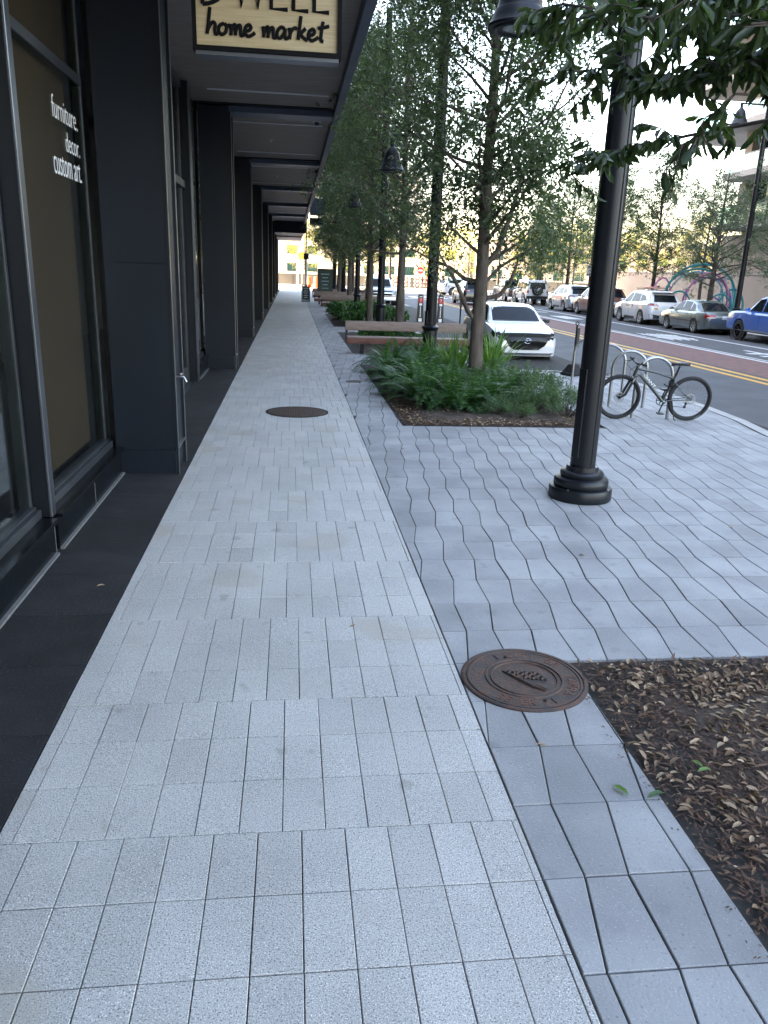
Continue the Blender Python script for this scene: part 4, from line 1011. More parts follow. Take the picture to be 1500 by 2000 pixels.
b = MB(); b.box(-.45, -.40, -.04, .04, .5, 2.05); b.box(.40, .45, -.04, .04, .5, 2.05); b.box(-.40, .40, -.04, .04, 1.98, 2.05); b.box(-.40, .40, -.04, .04, .62, .70); b.box(-.38, -.3, -.03, .03, 0, .62); b.box(.3, .38, -.03, .03, 0, .62); b.build('frame', 'blackmetal', db, smooth=0)
b = MB(); b.box(-.40, .40, -.02, .02, .70, 1.98); b.build('panel', 'board', db, smooth=0)
b = MB()
for i, wd in enumerate((.5, .34, .44, .3, .4)): b.box(-wd/2, wd/2, -.026, -.021, 1.72-.2*i, 1.76-.2*i)
b.build('menu_lines', 'lav', db, smooth=0)

# cone-like delineator with folded panel, on a square weighted base
cn = empty('barrier_post', (6.22, 17.05, 0)); tag(cn, 'black folding post on a weighted rubber base beside the white hatchback', 'barrier post')
b = MB(); b.loft([[(-s, -s, z), (s, -s, z), (s, s, z), (-s, s, z)] for s, z in ((.19, 0), (.19, .05), (.165, .07), (.08, .24), (.06, .25))], True, True); b.xf(Matrix.Rotation(.35, 4, 'Z')); b.build('weighted_base', 'rubber', cn, smooth=0, bevel=.006)
b = MB(); b.tube([(0, 0, .24), (0, 0, 1.10)], .022, 10); b.build('post', 'blackmetal', cn)
b = MB(); b.box(.0, .07, -.03, .03, .62, 1.04); b.build('folded_panel', 'carblack', cn, smooth=0, bevel=.01)
b = MB(); b.torus((0, 0, 1.13), (0, 1, 0), .035, .012, 16, 6); b.build('handle', 'blackmetal', cn)
def deline(x, y, label, plain=False):
    r = empty('parking_marker', (x, y, ROADZ)); tag(r, label, 'parking marker', 'slim upright markers by the parking bay')
    if plain:
        b = MB(); b.tube([(0, 0, 0), (0, 0, 1.25)], .035, 10); b.build('post', 'blackmetal', r)
        b = MB(); b.box(-.05, .05, -.03, .03, .78, 1.27); b.build('panel', 'carblack', r, smooth=0); return r
    b = MB(); b.loft([[(-s, -.05, z), (s, -.05, z), (s, .05, z), (-s, .05, z)] for s, z in ((.15, .04), (.105, 1.2), (.08, 1.25))], True, True); b.build('panel', 'carblack', r, smooth=0)
    b = MB(); b.box(-.30, .22, -.2, .2, 0, .045); b.build('base', 'rubber', r, smooth=0, bevel=.01)
    b = MB(); b.box(-.10, .10, -.056, -.0505, .90, 1.10); b.build('red_square', 'red', r, smooth=0)
    t = text_mb('7', .07, .12, .003); t.xf(frame_m((-.035, -.057, .94), (1, 0, 0), (0, 0, 1))); t.box(-.06, .06, -.054, -.0505, 1.13, 1.17); t.box(-.06, .06, -.054, -.0505, .78, .87); t.box(-.07, .07, -.054, -.0505, .10, .24)
    for k in range(9): t.box(-.025, .025 if k % 2 else .015, -.054, -.0505, .29+.052*k, .325+.052*k)
    t.build('marks', 'white', r, smooth=0); return r
deline(5.55, 34.8, 'left slim black marker with a red square, left of the collared lamp post'); deline(6.40, 34.6, 'right slim black marker with a red square, right of the collared lamp post'); deline(7.25, 34.4, 'plain thin black post at the street side of the parking bay', True)

# ================================================================== BIKE RACKS
def rack_hoop(xa, ya, xb, yb, label):
    R = math.hypot(xb-xa, yb-ya)/2; th = math.atan2(yb-ya, xb-xa); r = empty('bike_rack', ((xa+xb)/2, (ya+yb)/2, 0), th); tag(r, label, 'bike rack', 'steel hoop bike racks')
    b = MB(); pts = [(-R, 0, -.02), (-R, 0, .35), (-R, 0, .66)]+[(-R*cos(t), 0, .66+R*sin(t)) for t in [PI*i/18 for i in range(1, 18)]]+[(R, 0, .66), (R, 0, .35), (R, 0, -.02)]
    b.tube(pts, .0255, 14); b.build('hoop', 'steel', r)
    for s in (-1, 1):
        b = MB(); b.disc((s*R, 0, .004), (0, 0, 1), .042, .008, 16); b.build('foot_plate', 'steel', r)
    return r
rack_hoop(5.36, 11.83, 5.94, 11.81, 'nearest steel hoop rack, against the bicycle frame')
rack_hoop(5.42, 12.93, 5.97, 12.80, 'second steel hoop rack, seen through the bicycle frame')
rack_hoop(5.42, 13.95, 5.97, 13.72, 'third steel hoop rack, behind the front wheel of the bicycle')
rack_hoop(5.62, 15.40, 6.18, 15.25, 'farthest steel hoop rack, beyond the lamp post')

# ================================================================== BICYCLE
def bicycle():
    # local frame: x forward, y left, z up, rear contact at origin
    r = empty('bicycle', (6.17, 11.63, 0)); tag(r, 'dark grey mountain bicycle leaning on the nearest steel rack', 'bicycle')
    RW_, WB = .352, 1.13
    m = Matrix.Rotation(math.radians(176), 4, 'Z') @ Matrix.Rotation(math.radians(-4), 4, 'X')
    def pb(b, name, mt, par=r, **k): b.xf(m); return b.build(name, mt, par, **k)
    for nm, cx in (('rear_wheel', 0), ('front_wheel', WB)):
        c = (cx, 0, RW_)
        wmb = MB(); wmb.torus(c, (0, 1, 0), RW_-.027, .027, 56, 12); wh = pb(wmb, 'tyre', 'rubber', smooth=50)
        b = MB(); b.torus(c, (0, 1, 0), RW_-.058, .011, 56, 8, flat=1.3); pb(b, 'rim', 'darkrim', wh)
        b = MB()
        for i in range(28):
            a = 2*PI*i/28; a2 = a+(.35 if i % 2 else -.35); s = .03 if (i//2) % 2 else -.03
            b.tube([(cx+.025*cos(a2), s, RW_+.025*sin(a2)), (cx+(RW_-.065)*cos(a), 0, RW_+(RW_-.065)*sin(a))], .0011, 4)
        pb(b, 'spokes', 'steel', wh)
        b = MB(); b.disc(c, (0, 1, 0), .024, .085, 16); pb(b, 'hub', 'darkrim', wh)
        b = MB(); b.torus((cx, .035, RW_), (0, 1, 0), .072, .010, 30, 4, flat=.12)
        for i in range(6): b.tube([(cx, .035, RW_), (cx+.07*cos(i), .035, RW_+.07*sin(i))], .003, 4)
        pb(b, 'brake_disc', 'steel', wh)
        t = text_mb('MAXXIS', .10, .018, .001)
        out = []
        for v in t.v:      # wrap along the sidewall
            a = (-1.95 if cx == 0 else -.1)-v[0]/(RW_-.03); rr = RW_-.036+v[1]; out.append((cx+rr*cos(a), .0245+v[2], RW_+rr*sin(a)))
        t.v = out; pb(t, 'tyre_lettering', 'white', wh, smooth=0)
    BB = (.43, 0, .30); HT = (.90, 0, .80); HB = (.935, 0, .68); ST = (.29, 0, .70); RA = (0, 0, RW_)
    fr_m = paint('dark grey bicycle paint', (.018, .024, .024))
    b = MB(); b.tube([BB, (.62, 0, .50), (.84, 0, .705), HB], [.026, .029, .027, .024], 12); b.tube([(.30, 0, .66), (.60, 0, .745), HT], [.017, .018, .022], 12); b.tube([BB, (.275, 0, .73)], .0175, 12); b.tube([HB, HT, (.885, 0, .835)], .024, 12)
    for s in (-1, 1):
        b.tube([(.40, s*.03, .31), (.2, s*.06, .335), (0, s*.062, RW_)], .010, 8); b.tube([(.31, s*.015, .63), (.12, s*.055, .44), (0, s*.062, RW_)], .008, 8)
    pb(b, 'frame', fr_m)
    t = text_mb('GIANT', .27, .042, .003); d = Vector((.84-.52, 0, .705-.40)).normalized(); u = Vector((-d.z, 0, d.x))
    t.xf(frame_m(Vector((.80, .0315, .665))+u*(-.021), (-d.x, 0, -d.z), (-u.x, 0, -u.z)) if False else frame_m(Vector((.80, .030, .695)), (-d.x, 0, -d.z), (u.x, 0, u.z)))
    t.v = [(x, y if y > .02 else y, z) for x, y, z in t.v]; pb(t, 'frame_lettering', 'white', smooth=0)
    b = MB()
    for s in (-1, 1):
        b.tube([(.965, s*.062, .60), (1.05, s*.062, .40), (WB, s*.062, RW_)], [.020, .021, .016], 10)
    b.tube([(.955, -.062, .63), (.955, .062, .63)], .018, 10); b.torus((WB-.15, 0, .66), (0, 0, 1), .06, .012, 12, 6, 0, PI) if False else None
    pb(b, 'fork', 'carblack')
    b = MB()
    for s in (-1, 1): b.tube([(.935, s*.062, .67), (.985, s*.062, .55)], .0145, 10)
    pb(b, 'fork_stanchion', 'chrome')
    hb = MB(); hb.tube([(.88, 0, .86), (.93, 0, .885)], .016, 8)
    th = .30       # bars turned a little
    bar = [(.93-.03*abs(s)-.0*s, s*.34, .885+.02*abs(s)) for s in (-1, -.6, -.2, 0, .2, .6, 1)]; hb.tube(bar, .0125, 10); hm = pb(hb, 'handlebar', 'carblack')
    for s in (-1, 1):
        b = MB(); b.tube([(.905, s*.24, .90), (.90, s*.35, .905)], .018, 10); pb(b, 'grip', 'rubber', hm)
        b = MB(); b.tube([(.935, s*.20, .895), (.98, s*.24, .87), (.985, s*.32, .865)], .006, 6); b.tube([(.935, s*.20, .895), (.90, s*.2, .93)], .012, 6); pb(b, 'brake_lever', 'blackmetal', hm)
    b = MB()
    b.tube([(.95, .18, .89), (1.05, .12, .80), (1.02, .06, .66), (1.08, .065, .42)], .003, 5); b.tube([(.95, -.18, .89), (1.06, -.05, .86), (.98, 0, .78), (.86, .03, .70)], .003, 5); pb(b, 'cables', 'under')
    b = MB(); b.tube([(.282, 0, .70), (.238, 0, .86)], .0145, 10); b.disc((.277, 0, .725), (.28, 0, -1), .022, .02, 12); pb(b, 'seatpost', 'blackmetal')
    b = MB(); R = []
    for x, wd, z in ((.09, .02, .885), (.11, .075, .893), (.16, .082, .893), (.22, .055, .888), (.29, .028, .885), (.355, .018, .88), (.375, .006, .872)):
        R.append([(x, wd*cos(t), z+(.022 if sin(t) > 0 else .028)*sin(t)) for t in [2*PI*i/12 for i in range(12)]])
    b.loft(R, True, True); sdl = pb(b, 'saddle', 'carblack', smooth=70)
    b = MB()
    for s in (-1, 1): b.tube([(.12, s*.025, .865), (.20, s*.022, .855), (.32, s*.01, .862)], .004, 6)
    pb(b, 'saddle_rails', 'steel', sdl)
    b = MB(); b.torus((.43, -.045, .30), (0, 1, 0), .075, .006, 30, 6)
    for i in range(5): b.tube([(.43, -.045, .30), (.43+.075*cos(i*1.257), -.045, .30+.075*sin(i*1.257))], .007, 5)
    pb(b, 'chainring', 'blackmetal')
    for s, a in ((-1, 1.9), (1, 1.9+PI)):
        e = (.43+.17*cos(a), s*.075, .30-.0+.17*sin(a)); b = MB(); b.tube([(.43, s*.06, .30), e], .011, 8); ck = pb(b, 'crank', 'blackmetal')
        b = MB(); b.rbox(e[0]-.045, e[0]+.045, min(s*.085, s*.18), max(s*.085, s*.18), e[2]-.012, e[2]+.012, .004); pb(b, 'pedal', 'carblack', ck)
    b = MB(); b.tube([(.43, -.045, .374), (0, -.045, RW_+.04)], .004, 5); b.tube([(.43, -.045, .226), (.03, -.05, .20)], .004, 5); pb(b, 'chain', 'darkrim')
    b = MB()
    for i in range(6): b.disc((0, -.03-.004*i, RW_), (0, 1, 0), .045-.005*i, .002, 20)
    pb(b, 'cassette', 'steel')
    b = MB(); b.tube([(.0, -.06, RW_-.02), (.02, -.065, .26), (.03, -.055, .20)], .012, 8); b.disc((.02, -.055, .26), (0, 1, 0), .022, .01, 12); b.disc((.035, -.055, .205), (0, 1, 0), .022, .01, 12); pb(b, 'derailleur', 'blackmetal')
    b = MB(); b.tube([(.0, .0, .0), (.001, 0, .0)], .001, 3) if False else b.tube([(.30, .06, .33), (.24, .11, .04), (.22, .13, .03)], .009, 8); pb(b, 'kickstand', 'blackmetal')
    b = MB()
    for i in range(3): b.torus((.33, .0, .55+.03*i), (.25, .1*i, 1), .035, .010, 18, 6)
    b.tube([(.33, .03, .52), (.31, .04, .64), (.345, .035, .56)], .010, 6); pb(b, 'cable_lock', 'rubber')
    b = MB(); b.tube([(.30, -.03, .60), (.36, -.06, .52), (.42, -.05, .56)], .011, 6); pb(b, 'lock_body', 'blackmetal')
    return r
bicycle()

# ================================================================== VEHICLES
from mathutils.bvhtree import BVHTree
def lerp_tab(T, x):
    if x <= T[0][0]: return T[0][1]
    for (a, za), (c, zc) in zip(T, T[1:]):
        if x <= c: return za+(zc-za)*(x-a)/(c-a) if c > a else zc
    return T[-1][1]
def smooth_tab(T, x, e=.05):
    return (lerp_tab(T, x-e)+lerp_tab(T, x)*2+lerp_tab(T, x+e))/4
def make_wheel(par, x, y, R, wid, rim, side, spokes=10, name='wheel'):
    w_ = empty(name, (x, y, R)); w_.parent = par
    b = MB(); prof = [(R*.66, -wid/2), (R*.93, -wid/2), (R*.985, -wid/2+.02), (R, -wid/2+.05), (R, wid/2-.05), (R*.985, wid/2-.02), (R*.93, wid/2), (R*.66, wid/2), (R*.62, wid/2-.03), (R*.62, -wid/2+.03)]
    prof = prof+[prof[0]]
    rings = [[(r_2*cos(2*PI*j/36), yy, r_2*sin(2*PI*j/36)) for j in range(36)] for r_2, yy in prof]; b.loft(rings); b.build('tyre', 'rubber', w_, smooth=40)
    b = MB(); o = side*wid/2; b.torus((0, o-side*.012, 0), (0, 1, 0), R*.645, .014, 36, 6)
    rings = [[(R*.63*cos(2*PI*j/30), yy, R*.63*sin(2*PI*j/30)) for j in range(30)] for yy in (o-side*.01, o-side*.16)]; b.loft(rings)
    for i in range(spokes):
        a = 2*PI*i/spokes; b.tube([(0, o-side*.03, 0), (R*.34*cos(a), o-side*.02, R*.34*sin(a)), (R*.63*cos(a+.08), o-side*.03, R*.63*sin(a+.08))], [.035, .022, .020], 5)
    b.disc((0, o-side*.025, 0), (0, 1, 0), R*.17, .03, 16); b.build('rim', rim, w_, smooth=40)
    b = MB(); b.disc((0, o-side*.14, 0), (0, 1, 0), R*.60, .02, 24); b.build('brake', 'under', w_)
    return w_
def car(name, loc, heading, sp, pm, label, cat, group=None, rim='rim'):
    root = empty(name, loc, heading); tag(root, label, cat, group)
    L, Wd, H, R = sp['L'], sp['W'], sp['H'], sp['R']; hl, hw = L/2, Wd/2; ax = sp['ax']; zs = sp.get('zs', .20); AR = R*1.13; ww = .22
    xs = sorted(set([round(-hl+i*.07, 4) for i in range(int(L/.07)+1)]+[hl, -hl, hl-.03, -hl+.03]+[a+s*AR for a in ax for s in (-1, -.995, 1, .995)]))
    top, belt, gh = sp['top'], sp['belt'], sp['gh']; kW = sp.get('kw', .045); box = sp.get('box', 0)
    def hwid(x):
        t = abs(x)/hl; return hw*(1-.07*t**4-(.10 if not box else .03)*max(0, (t-.93)/.07)**2)
    def under(x):
        z = zs+sp.get('over', .10)*max(0, (abs(x)/hl-.80)/.20)
        for a in ax:
            d = abs(x-a)
            if d < AR: z = max(z, R+math.sqrt(AR*AR-d*d)*1.0-.01)
        return z
    rings = []
    for x in xs:
        w_ = hwid(x); zt = smooth_tab(top, x); zb_ = under(x); zb0 = zs+sp.get('over', .10)*max(0, (abs(x)/hl-.80)/.20)
        cr = sp.get('crown', .035); sh = sp.get('shoulder', .09); zt = max(zt, zb_+.05)
        zc = max(zb_+.02, zb0+(zt-zb0)*.55); ze = max(zb_+.01, zb0+.10)
        half = [(0, zt+cr), (w_*.5, zt+cr*.75), (w_*.80, zt+cr*.25), (w_*.93, zt-.02), (w_*.985, zt-sh), (w_*1.0, max(zc, zb_+.02)), (w_*.985, max(ze, zb_+.01)), (w_*.965, zb_), (w_*.70, zb_)]
        half = [(y, max(z, zb_)) for y, z in half]
        rings.append([(x, y, z) for y, z in half]+[(x, 0, min(zb_, .3) if False else zb_)]+[(x, -y, z) for y, z in half[:0:-1]])
    b = MB(); b.loft(rings, True, True)
    # greenhouse
    g0, g1 = gh[0][0], gh[-1][0]; zr = max(z for _, z in gh); wb = hw*sp.get('wb', .93); wr = hw*sp.get('wr', .72)
    gx = sorted(set([g0+(g1-g0)*i/40 for i in range(41)]+[x for x, _ in gh])); rr = []
    def yat(x, z):
        zb_ = belt; t = (z-zb_)/(zr-zb_); return (wb-(wb-wr)*t)*(1-.05*(abs(x)/hl)**2)
    for x in gx:
        z = smooth_tab(gh, x, .04); z = max(z, belt-.05); ed = min(.07, max(0, (z-belt))*.4); ye = yat(x, z-ed)
        half = [(0, z+.012), (ye*.5, z+.008), (ye*.85, z-ed*.12), (ye*.96, z-ed*.45), (ye, z-ed), (yat(x, belt+(z-ed-belt)*.5), belt+(z-ed-belt)*.5), (yat(x, belt), belt), (wb, belt-.12)]
        rr.append([(x, y, zz) for y, zz in half]+[(x, -y, zz) for y, zz in half[:0:-1]])
    b.loft(rr, True, True)
    if sp.get('bed'):      # open pickup bed: dark inset
        pass
    warp = lambda v: (v[0]*(1-kW*(abs(v[1])/hw)**2.5), v[1], v[2])
    b.v = [warp(v) for v in b.v]
    body = b.build('body', [pm, 'under'], root, smooth=32)
    for p in body.data.polygons:
        if p.normal.z < -.35 and p.center.z < belt-.2: p.material_index = 1
    bvh = BVHTree.FromPolygons([Vector(v) for v in b.v], b.f)
    def decal(name, poly, axis, d, m, off=.006, par=None, mirror=False, label=None, sub=4):
        """polygon given in the plane across the axis, pressed onto the body from direction d"""
        out = []
        for sg in ((1, -1) if mirror else (1,)):
            mb = MB(); pl = [(p[0]*(sg if axis == 'x' else 1), p[1]) for p in poly]
            dd = d if axis != 'y' else d*sg
            n = len(pl); cxx = sum(p[0] for p in pl)/n; czz = sum(p[1] for p in pl)/n
            ring = []
            for i in range(n):
                a, c = pl[i], pl[(i+1) % n]
                for k in range(sub*2): t = k/(sub*2); ring.append((a[0]+(c[0]-a[0])*t, a[1]+(c[1]-a[1])*t))
            prev = None
            def hit(u, v):
                if axis == 'x': o_, dr = Vector((dd*6, u, v)), Vector((-dd, 0, 0))
                elif axis == 'y': o_, dr = Vector((u, dd*4, v)), Vector((0, -dd, 0))
                else: o_, dr = Vector((u, v, 5)), Vector((0, 0, -1))
                h = bvh.ray_cast(o_, dr)
                return (h[0]-dr*off) if h[0] is not None else None
            rg_ = []
            for k in range(sub+1):
                t = k/sub; row = [hit(cxx+(p[0]-cxx)*t, czz+(p[1]-czz)*t) for p in ring]
                good = [q for q in row if q is not None]
                if not good: return out
                row = [q if q is not None else good[0] for q in row]; rg_.append(row)
            if k: mb.loft(rg_, False, False)
            # thin edge skirt so that the piece has thickness
            dr = {'x': Vector((-dd, 0, 0)), 'y': Vector((0, -dd, 0)), 'z': Vector((0, 0, -1))}[axis]
            mb.loft([rg_[-1], [q+dr*(off+.004) for q in rg_[-1]]], False, False)
            o = mb.build(name, m, par or root, smooth=40)
            if label: o['label'] = label
            out.append(o)
        return out
    sp['deco'](decal, root, bvh)
    for a, fr_ in ((ax[1], True), (ax[0], False)):
        for s in (-1, 1):
            make_wheel(root, a*(1-kW*.9), s*(hw-ww/2-.015), R, ww, rim, s, sp.get('spokes', 10))
    if sp.get('mirror', True):
        for s in (-1, 1):
            mx, mz = sp['mx'], sp['mz']; b = MB()
            b.loft([[(mx+dx, s*(hw*.93+yy), mz+zz) for dx, zz in ((-.05*k_, -.055*k_), (.06*k_, -.05*k_), (.07*k_, .03*k_), (0, .065*k_), (-.06*k_, .045*k_))] for yy, k_ in ((0, .3), (.05, .85), (.12, 1.), (.18, .92), (.205, .55))], True, True)
            b.build('mirror', sp.get('mirm', pm), root, smooth=60)
    if sp.get('handles', True):
        for hx in sp.get('hx', (-.55, .45)):
            for s in (-1, 1):
                b = MB(); b.rbox(hx-.09, hx+.09, s*hw*.985-.022, s*hw*.985+.022, belt-.13, belt-.105, .006); b.build('door_handle', sp.get('hm', pm), root)
    b = MB(); b.box(-hl*.86, hl*.86, -hw*.72, hw*.72, zs-.02, zs+.25); b.build('underbody', 'under', root, smooth=0)
    return root
def seam(decal, x, z0, z1): decal('door_seam', [(x, z0), (x+.010, z0), (x+.010, z1), (x, z1)], 'y', 1, 'under', off=.002, mirror=True, sub=3)

def side_glass(decal, polys):
    for p in polys: decal('side_window', p, 'y', 1, 'carglass', off=.004, mirror=True)
# --- the nearest car: white hatchback seen from the front
def deco_hatch(decal, root, bvh):
    decal('windshield', [(-.66, 1.005), (.66, 1.005), (.585, 1.36), (-.585, 1.36)], 'x', 1, 'carglass', off=.005, sub=7)
    decal('rear_window', [(-.52, 1.05), (.52, 1.05), (.46, 1.27), (-.46, 1.27)], 'x', -1, 'carglass')
    side_glass(decal, [[(.05, 1.0), (.86, 1.0), (.30, 1.36), (.05, 1.385)], [(-.02, 1.0), (-.02, 1.385), (-.80, 1.33), (-.98, 1.03)]])
    decal('grille', [(-.46, .665), (.46, .665), (.57, .60), (.48, .44), (.33, .335), (-.33, .335), (-.48, .44), (-.57, .60)], 'x', 1, 'carblack', off=.012, sub=5)
    decal('grille_surround', [(-.52, .485), (-.35, .385), (.35, .385), (.52, .485), (.50, .50), (.34, .405), (-.34, .405), (-.50, .50)][::-1], 'x', 1, 'chrome', off=.016, sub=2) if False else None
    decal('headlight', [(.52, .635), (.78, .655), (.86, .72), (.70, .70), (.48, .665)], 'x', 1, 'carblack', off=.012, mirror=True)
    decal('headlight_lens', [(.64, .655), (.77, .668), (.79, .695), (.66, .68)], 'x', 1, 'headlamp', off=.018, mirror=True)
    decal('lower_intake', [(-.66, .20), (.66, .20), (.74, .27), (.60, .265), (-.60, .265), (-.74, .27)], 'x', 1, 'carblack', off=.012, sub=3)
    decal('wiper', [(-.60, 1.003), (.55, 1.003), (.55, 1.018), (-.60, 1.03)], 'x', 1, 'carblack', off=.012, sub=3)
    for x in (-.45, .55): seam(decal, x, .30, .98)
    # winged oval emblem
    h = bvh.ray_cast(Vector((6, 0, .575)), Vector((-1, 0, 0)))[0]; X = h.x+.03
    b = MB(); b.torus((X, 0, .575), (1, 0, 0), .080, .0075, 36, 8); b.v = [(x, y, .575+(z-.575)*.80) for x, y, z in b.v]
    b.tube([(X, -.070, .602), (X, -.03, .594), (X, 0, .556), (X, .03, .594), (X, .070, .602)], [.004, .008, .008, .008, .004], 8)
    b.build('emblem', 'chrome', root)
HATCH = dict(L=4.42, W=1.80, H=1.44, R=.325, ax=(-1.36, 1.36), zs=.17, belt=.955, wb=.90, wr=.66, mx=.62, mz=1.0, mirm='carblack', over=.02, spokes=10, kw=.075,
    top=[(-2.21, .70), (-2.14, .90), (-1.9, .965), (-.5, .955), (.6, .955), (.95, .965), (1.3, .92), (1.7, .85), (1.98, .775), (2.12, .71), (2.19, .62), (2.21, .50)],
    gh=[(-2.02, .95), (-1.75, 1.16), (-1.40, 1.31), (-.9, 1.40), (-.3, 1.435), (.15, 1.425), (.45, 1.36), (1.10, .955)], deco=deco_hatch, crown=.03, shoulder=.12)
car('parked_car', (6.06, 22.35, ROADZ), -PI/2, HATCH, paint('pearl white car paint', (.72, .74, .76), .1), 'white hatchback facing the camera in the parking bay, black grille with oval emblem', 'car', None, 'darkrim')

GCAR = 'vehicles parked along the far kerb'
# --- small suv with roof light bar
def deco_suv(dark_lower=True, lamps='wide', spoiler=True, plate=True, glassz=(1.10, 1.46), extra=None):
    def f(decal, root, bvh):
        z0, z1 = glassz
        decal('rear_window', [(-.60, z0+.03), (.60, z0+.03), (.52, z1), (-.52, z1)], 'x', -1, 'carglass', off=.008, sub=6)
        decal('windshield', [(-.66, z0), (.66, z0), (.56, z1+.06), (-.56, z1+.06)], 'x', 1, 'carglass', sub=6)
        side_glass(decal, [[(.12, z0-.02), (1.02, z0-.03), (.42, z1+.02), (.12, z1+.05)], [(.05, z0-.02), (.05, z1+.05), (-.80, z1+.03), (-.86, z0)], [(-.92, z0+.02), (-.88, z1+.01), (-1.32, z1-.06), (-1.62, z0+.10)]])
        if lamps == 'wide': decal('tail_light', [(.42, z0-.16), (.84, z0-.14), (.86, z0-.02), (.60, z0-.05), (.42, z0-.09)], 'x', -1, 'redlamp', off=.014, mirror=True)
        elif lamps == 'slim': decal('tail_light', [(.48, z0-.13), (.88, z0-.12), (.88, z0-.055), (.50, z0-.075)], 'x', -1, 'redlamp', off=.014, mirror=True)
        if lamps == 'wide': decal('lamp_centre', [(.46, z0-.135), (.62, z0-.13), (.62, z0-.085), (.46, z0-.10)], 'x', -1, 'plate', off=.018, mirror=True)
        for a in (1,): decal('side_lamp', [(-1.98, z0-.14), (-2.22, z0-.14), (-2.22, z0-.06), (-2.02, z0-.07)], 'y', 1, 'redlamp', off=.010, mirror=True)
        decal('rear_bumper', [(-.80, .30), (.80, .30), (.84, .56), (.62, .50), (-.62, .50), (-.84, .56)], 'x', -1, 'carblack' if dark_lower else 'under', off=.012, sub=4)
        if plate: decal('number_plate', [(-.17, .74), (.17, .74), (.17, .88), (-.17, .88)], 'x', -1, 'plate', off=.014, sub=2)
        decal('sill_cladding', [(-.95, .24), (.95, .24), (.95, .36), (-.95, .36)], 'y', 1, 'carblack', off=.008, mirror=True, sub=3)
        for x in (-.85, .08, .98): seam(decal, x, .38, z0-.05)
        if spoiler:
            b = MB(); b.box(-1.98, -1.72, -.60, .60, z1+.105, z1+.125); b.build('spoiler', 'carblack', root, bevel=.006, smooth=0)
        if extra: extra(decal, root, bvh)
    return f
def patrol_extra(decal, root, bvh):
    b = MB(); b.tube([(-1.1, -.55, 1.68), (-1.1, .55, 1.68)], .014, 6); b.tube([(.2, -.55, 1.70), (.2, .55, 1.70)], .014, 6)
    for y in (-.5, .5):
        for x in (-1.1, .2): b.tube([(x, y, 1.60), (x, y, 1.74)], .014, 6)
    b.box(-1.25, .35, -.55, -.50, 1.74, 1.765); b.box(-1.25, .35, .50, .55, 1.74, 1.765); b.build('roof_rack', 'carblack', root, smooth=0)
    b = MB(); b.rbox(-.75, -.50, -.50, .50, 1.765, 1.84, .02); b.build('light_bar', mat('pale red light bar', (.60, .30, .24), .25), root)
    b = MB(); b.tube([(-1.05, 0, 1.76), (-1.05, 0, 1.87), (-.95, .05, 1.87)], .02, 8); b.rbox(-1.12, -1.0, -.06, .06, 1.84, 1.90, .01); b.build('camera_mount', 'carblack', root)
    decal('yellow_sticker', [(.44, .78), (.62, .78), (.62, .86), (.44, .86)], 'x', -1, 'yellowpaint', off=.012, mirror=False, sub=2)
    decal('door_badge', [(-.35, .78), (-.25, .78), (-.25, .93), (-.30, .96), (-.35, .93)], 'y', 1, mat('navy badge', (.03, .04, .12), .4), off=.008, mirror=True, sub=2)
    decal('door_lettering', [(.12, .84), (.5, .84), (.5, .89), (.12, .89)], 'y', 1, mat('navy lettering', (.10, .12, .2), .4), off=.007, mirror=True, sub=2)
SUVB = dict(L=4.6, W=1.86, H=1.68, R=.355, ax=(-1.35, 1.36), zs=.24, belt=1.06, wb=.92, wr=.66, mx=.85, mz=1.12, over=.08,
    top=[(-2.30, .60), (-2.27, .98), (-2.1, 1.07), (-1, 1.06), (.7, 1.05), (1.1, 1.06), (1.5, 1.02), (2.0, .93), (2.22, .80), (2.30, .62)],
    gh=[(-2.16, 1.05), (-1.92, 1.40), (-1.70, 1.60), (-1.2, 1.66), (-.4, 1.68), (.1, 1.65), (.5, 1.56), (1.25, 1.05)], hx=(-.62, .32))
PY = lambda y: y
car('patrol_car', (18.35, 40.35, ROADZ), PI/2, dict(SUVB, deco=deco_suv(extra=patrol_extra)), paint('fleet white paint', (.70, .71, .73), 0), 'white patrol crossover with a roof rack and light bar, parked across the street', 'car', GCAR)
# --- silver crossover with slim lamps, and the red brown one before it
car('parked_car', (18.35, 52.2, ROADZ), PI/2, dict(SUVB, L=4.7, deco=deco_suv(lamps='slim')), paint('silver paint', (.50, .53, .55), .5), 'silver crossover with slim red tail lamps parked beyond the reddish car', 'car', GCAR)
car('parked_car', (18.3, 46.85, ROADZ), PI/2, dict(SUVB, H=1.6, deco=deco_suv(lamps='wide')), paint('red brown paint', (.22, .10, .085), .4), 'reddish brown crossover half hidden by the nearest lamp post', 'car', GCAR)
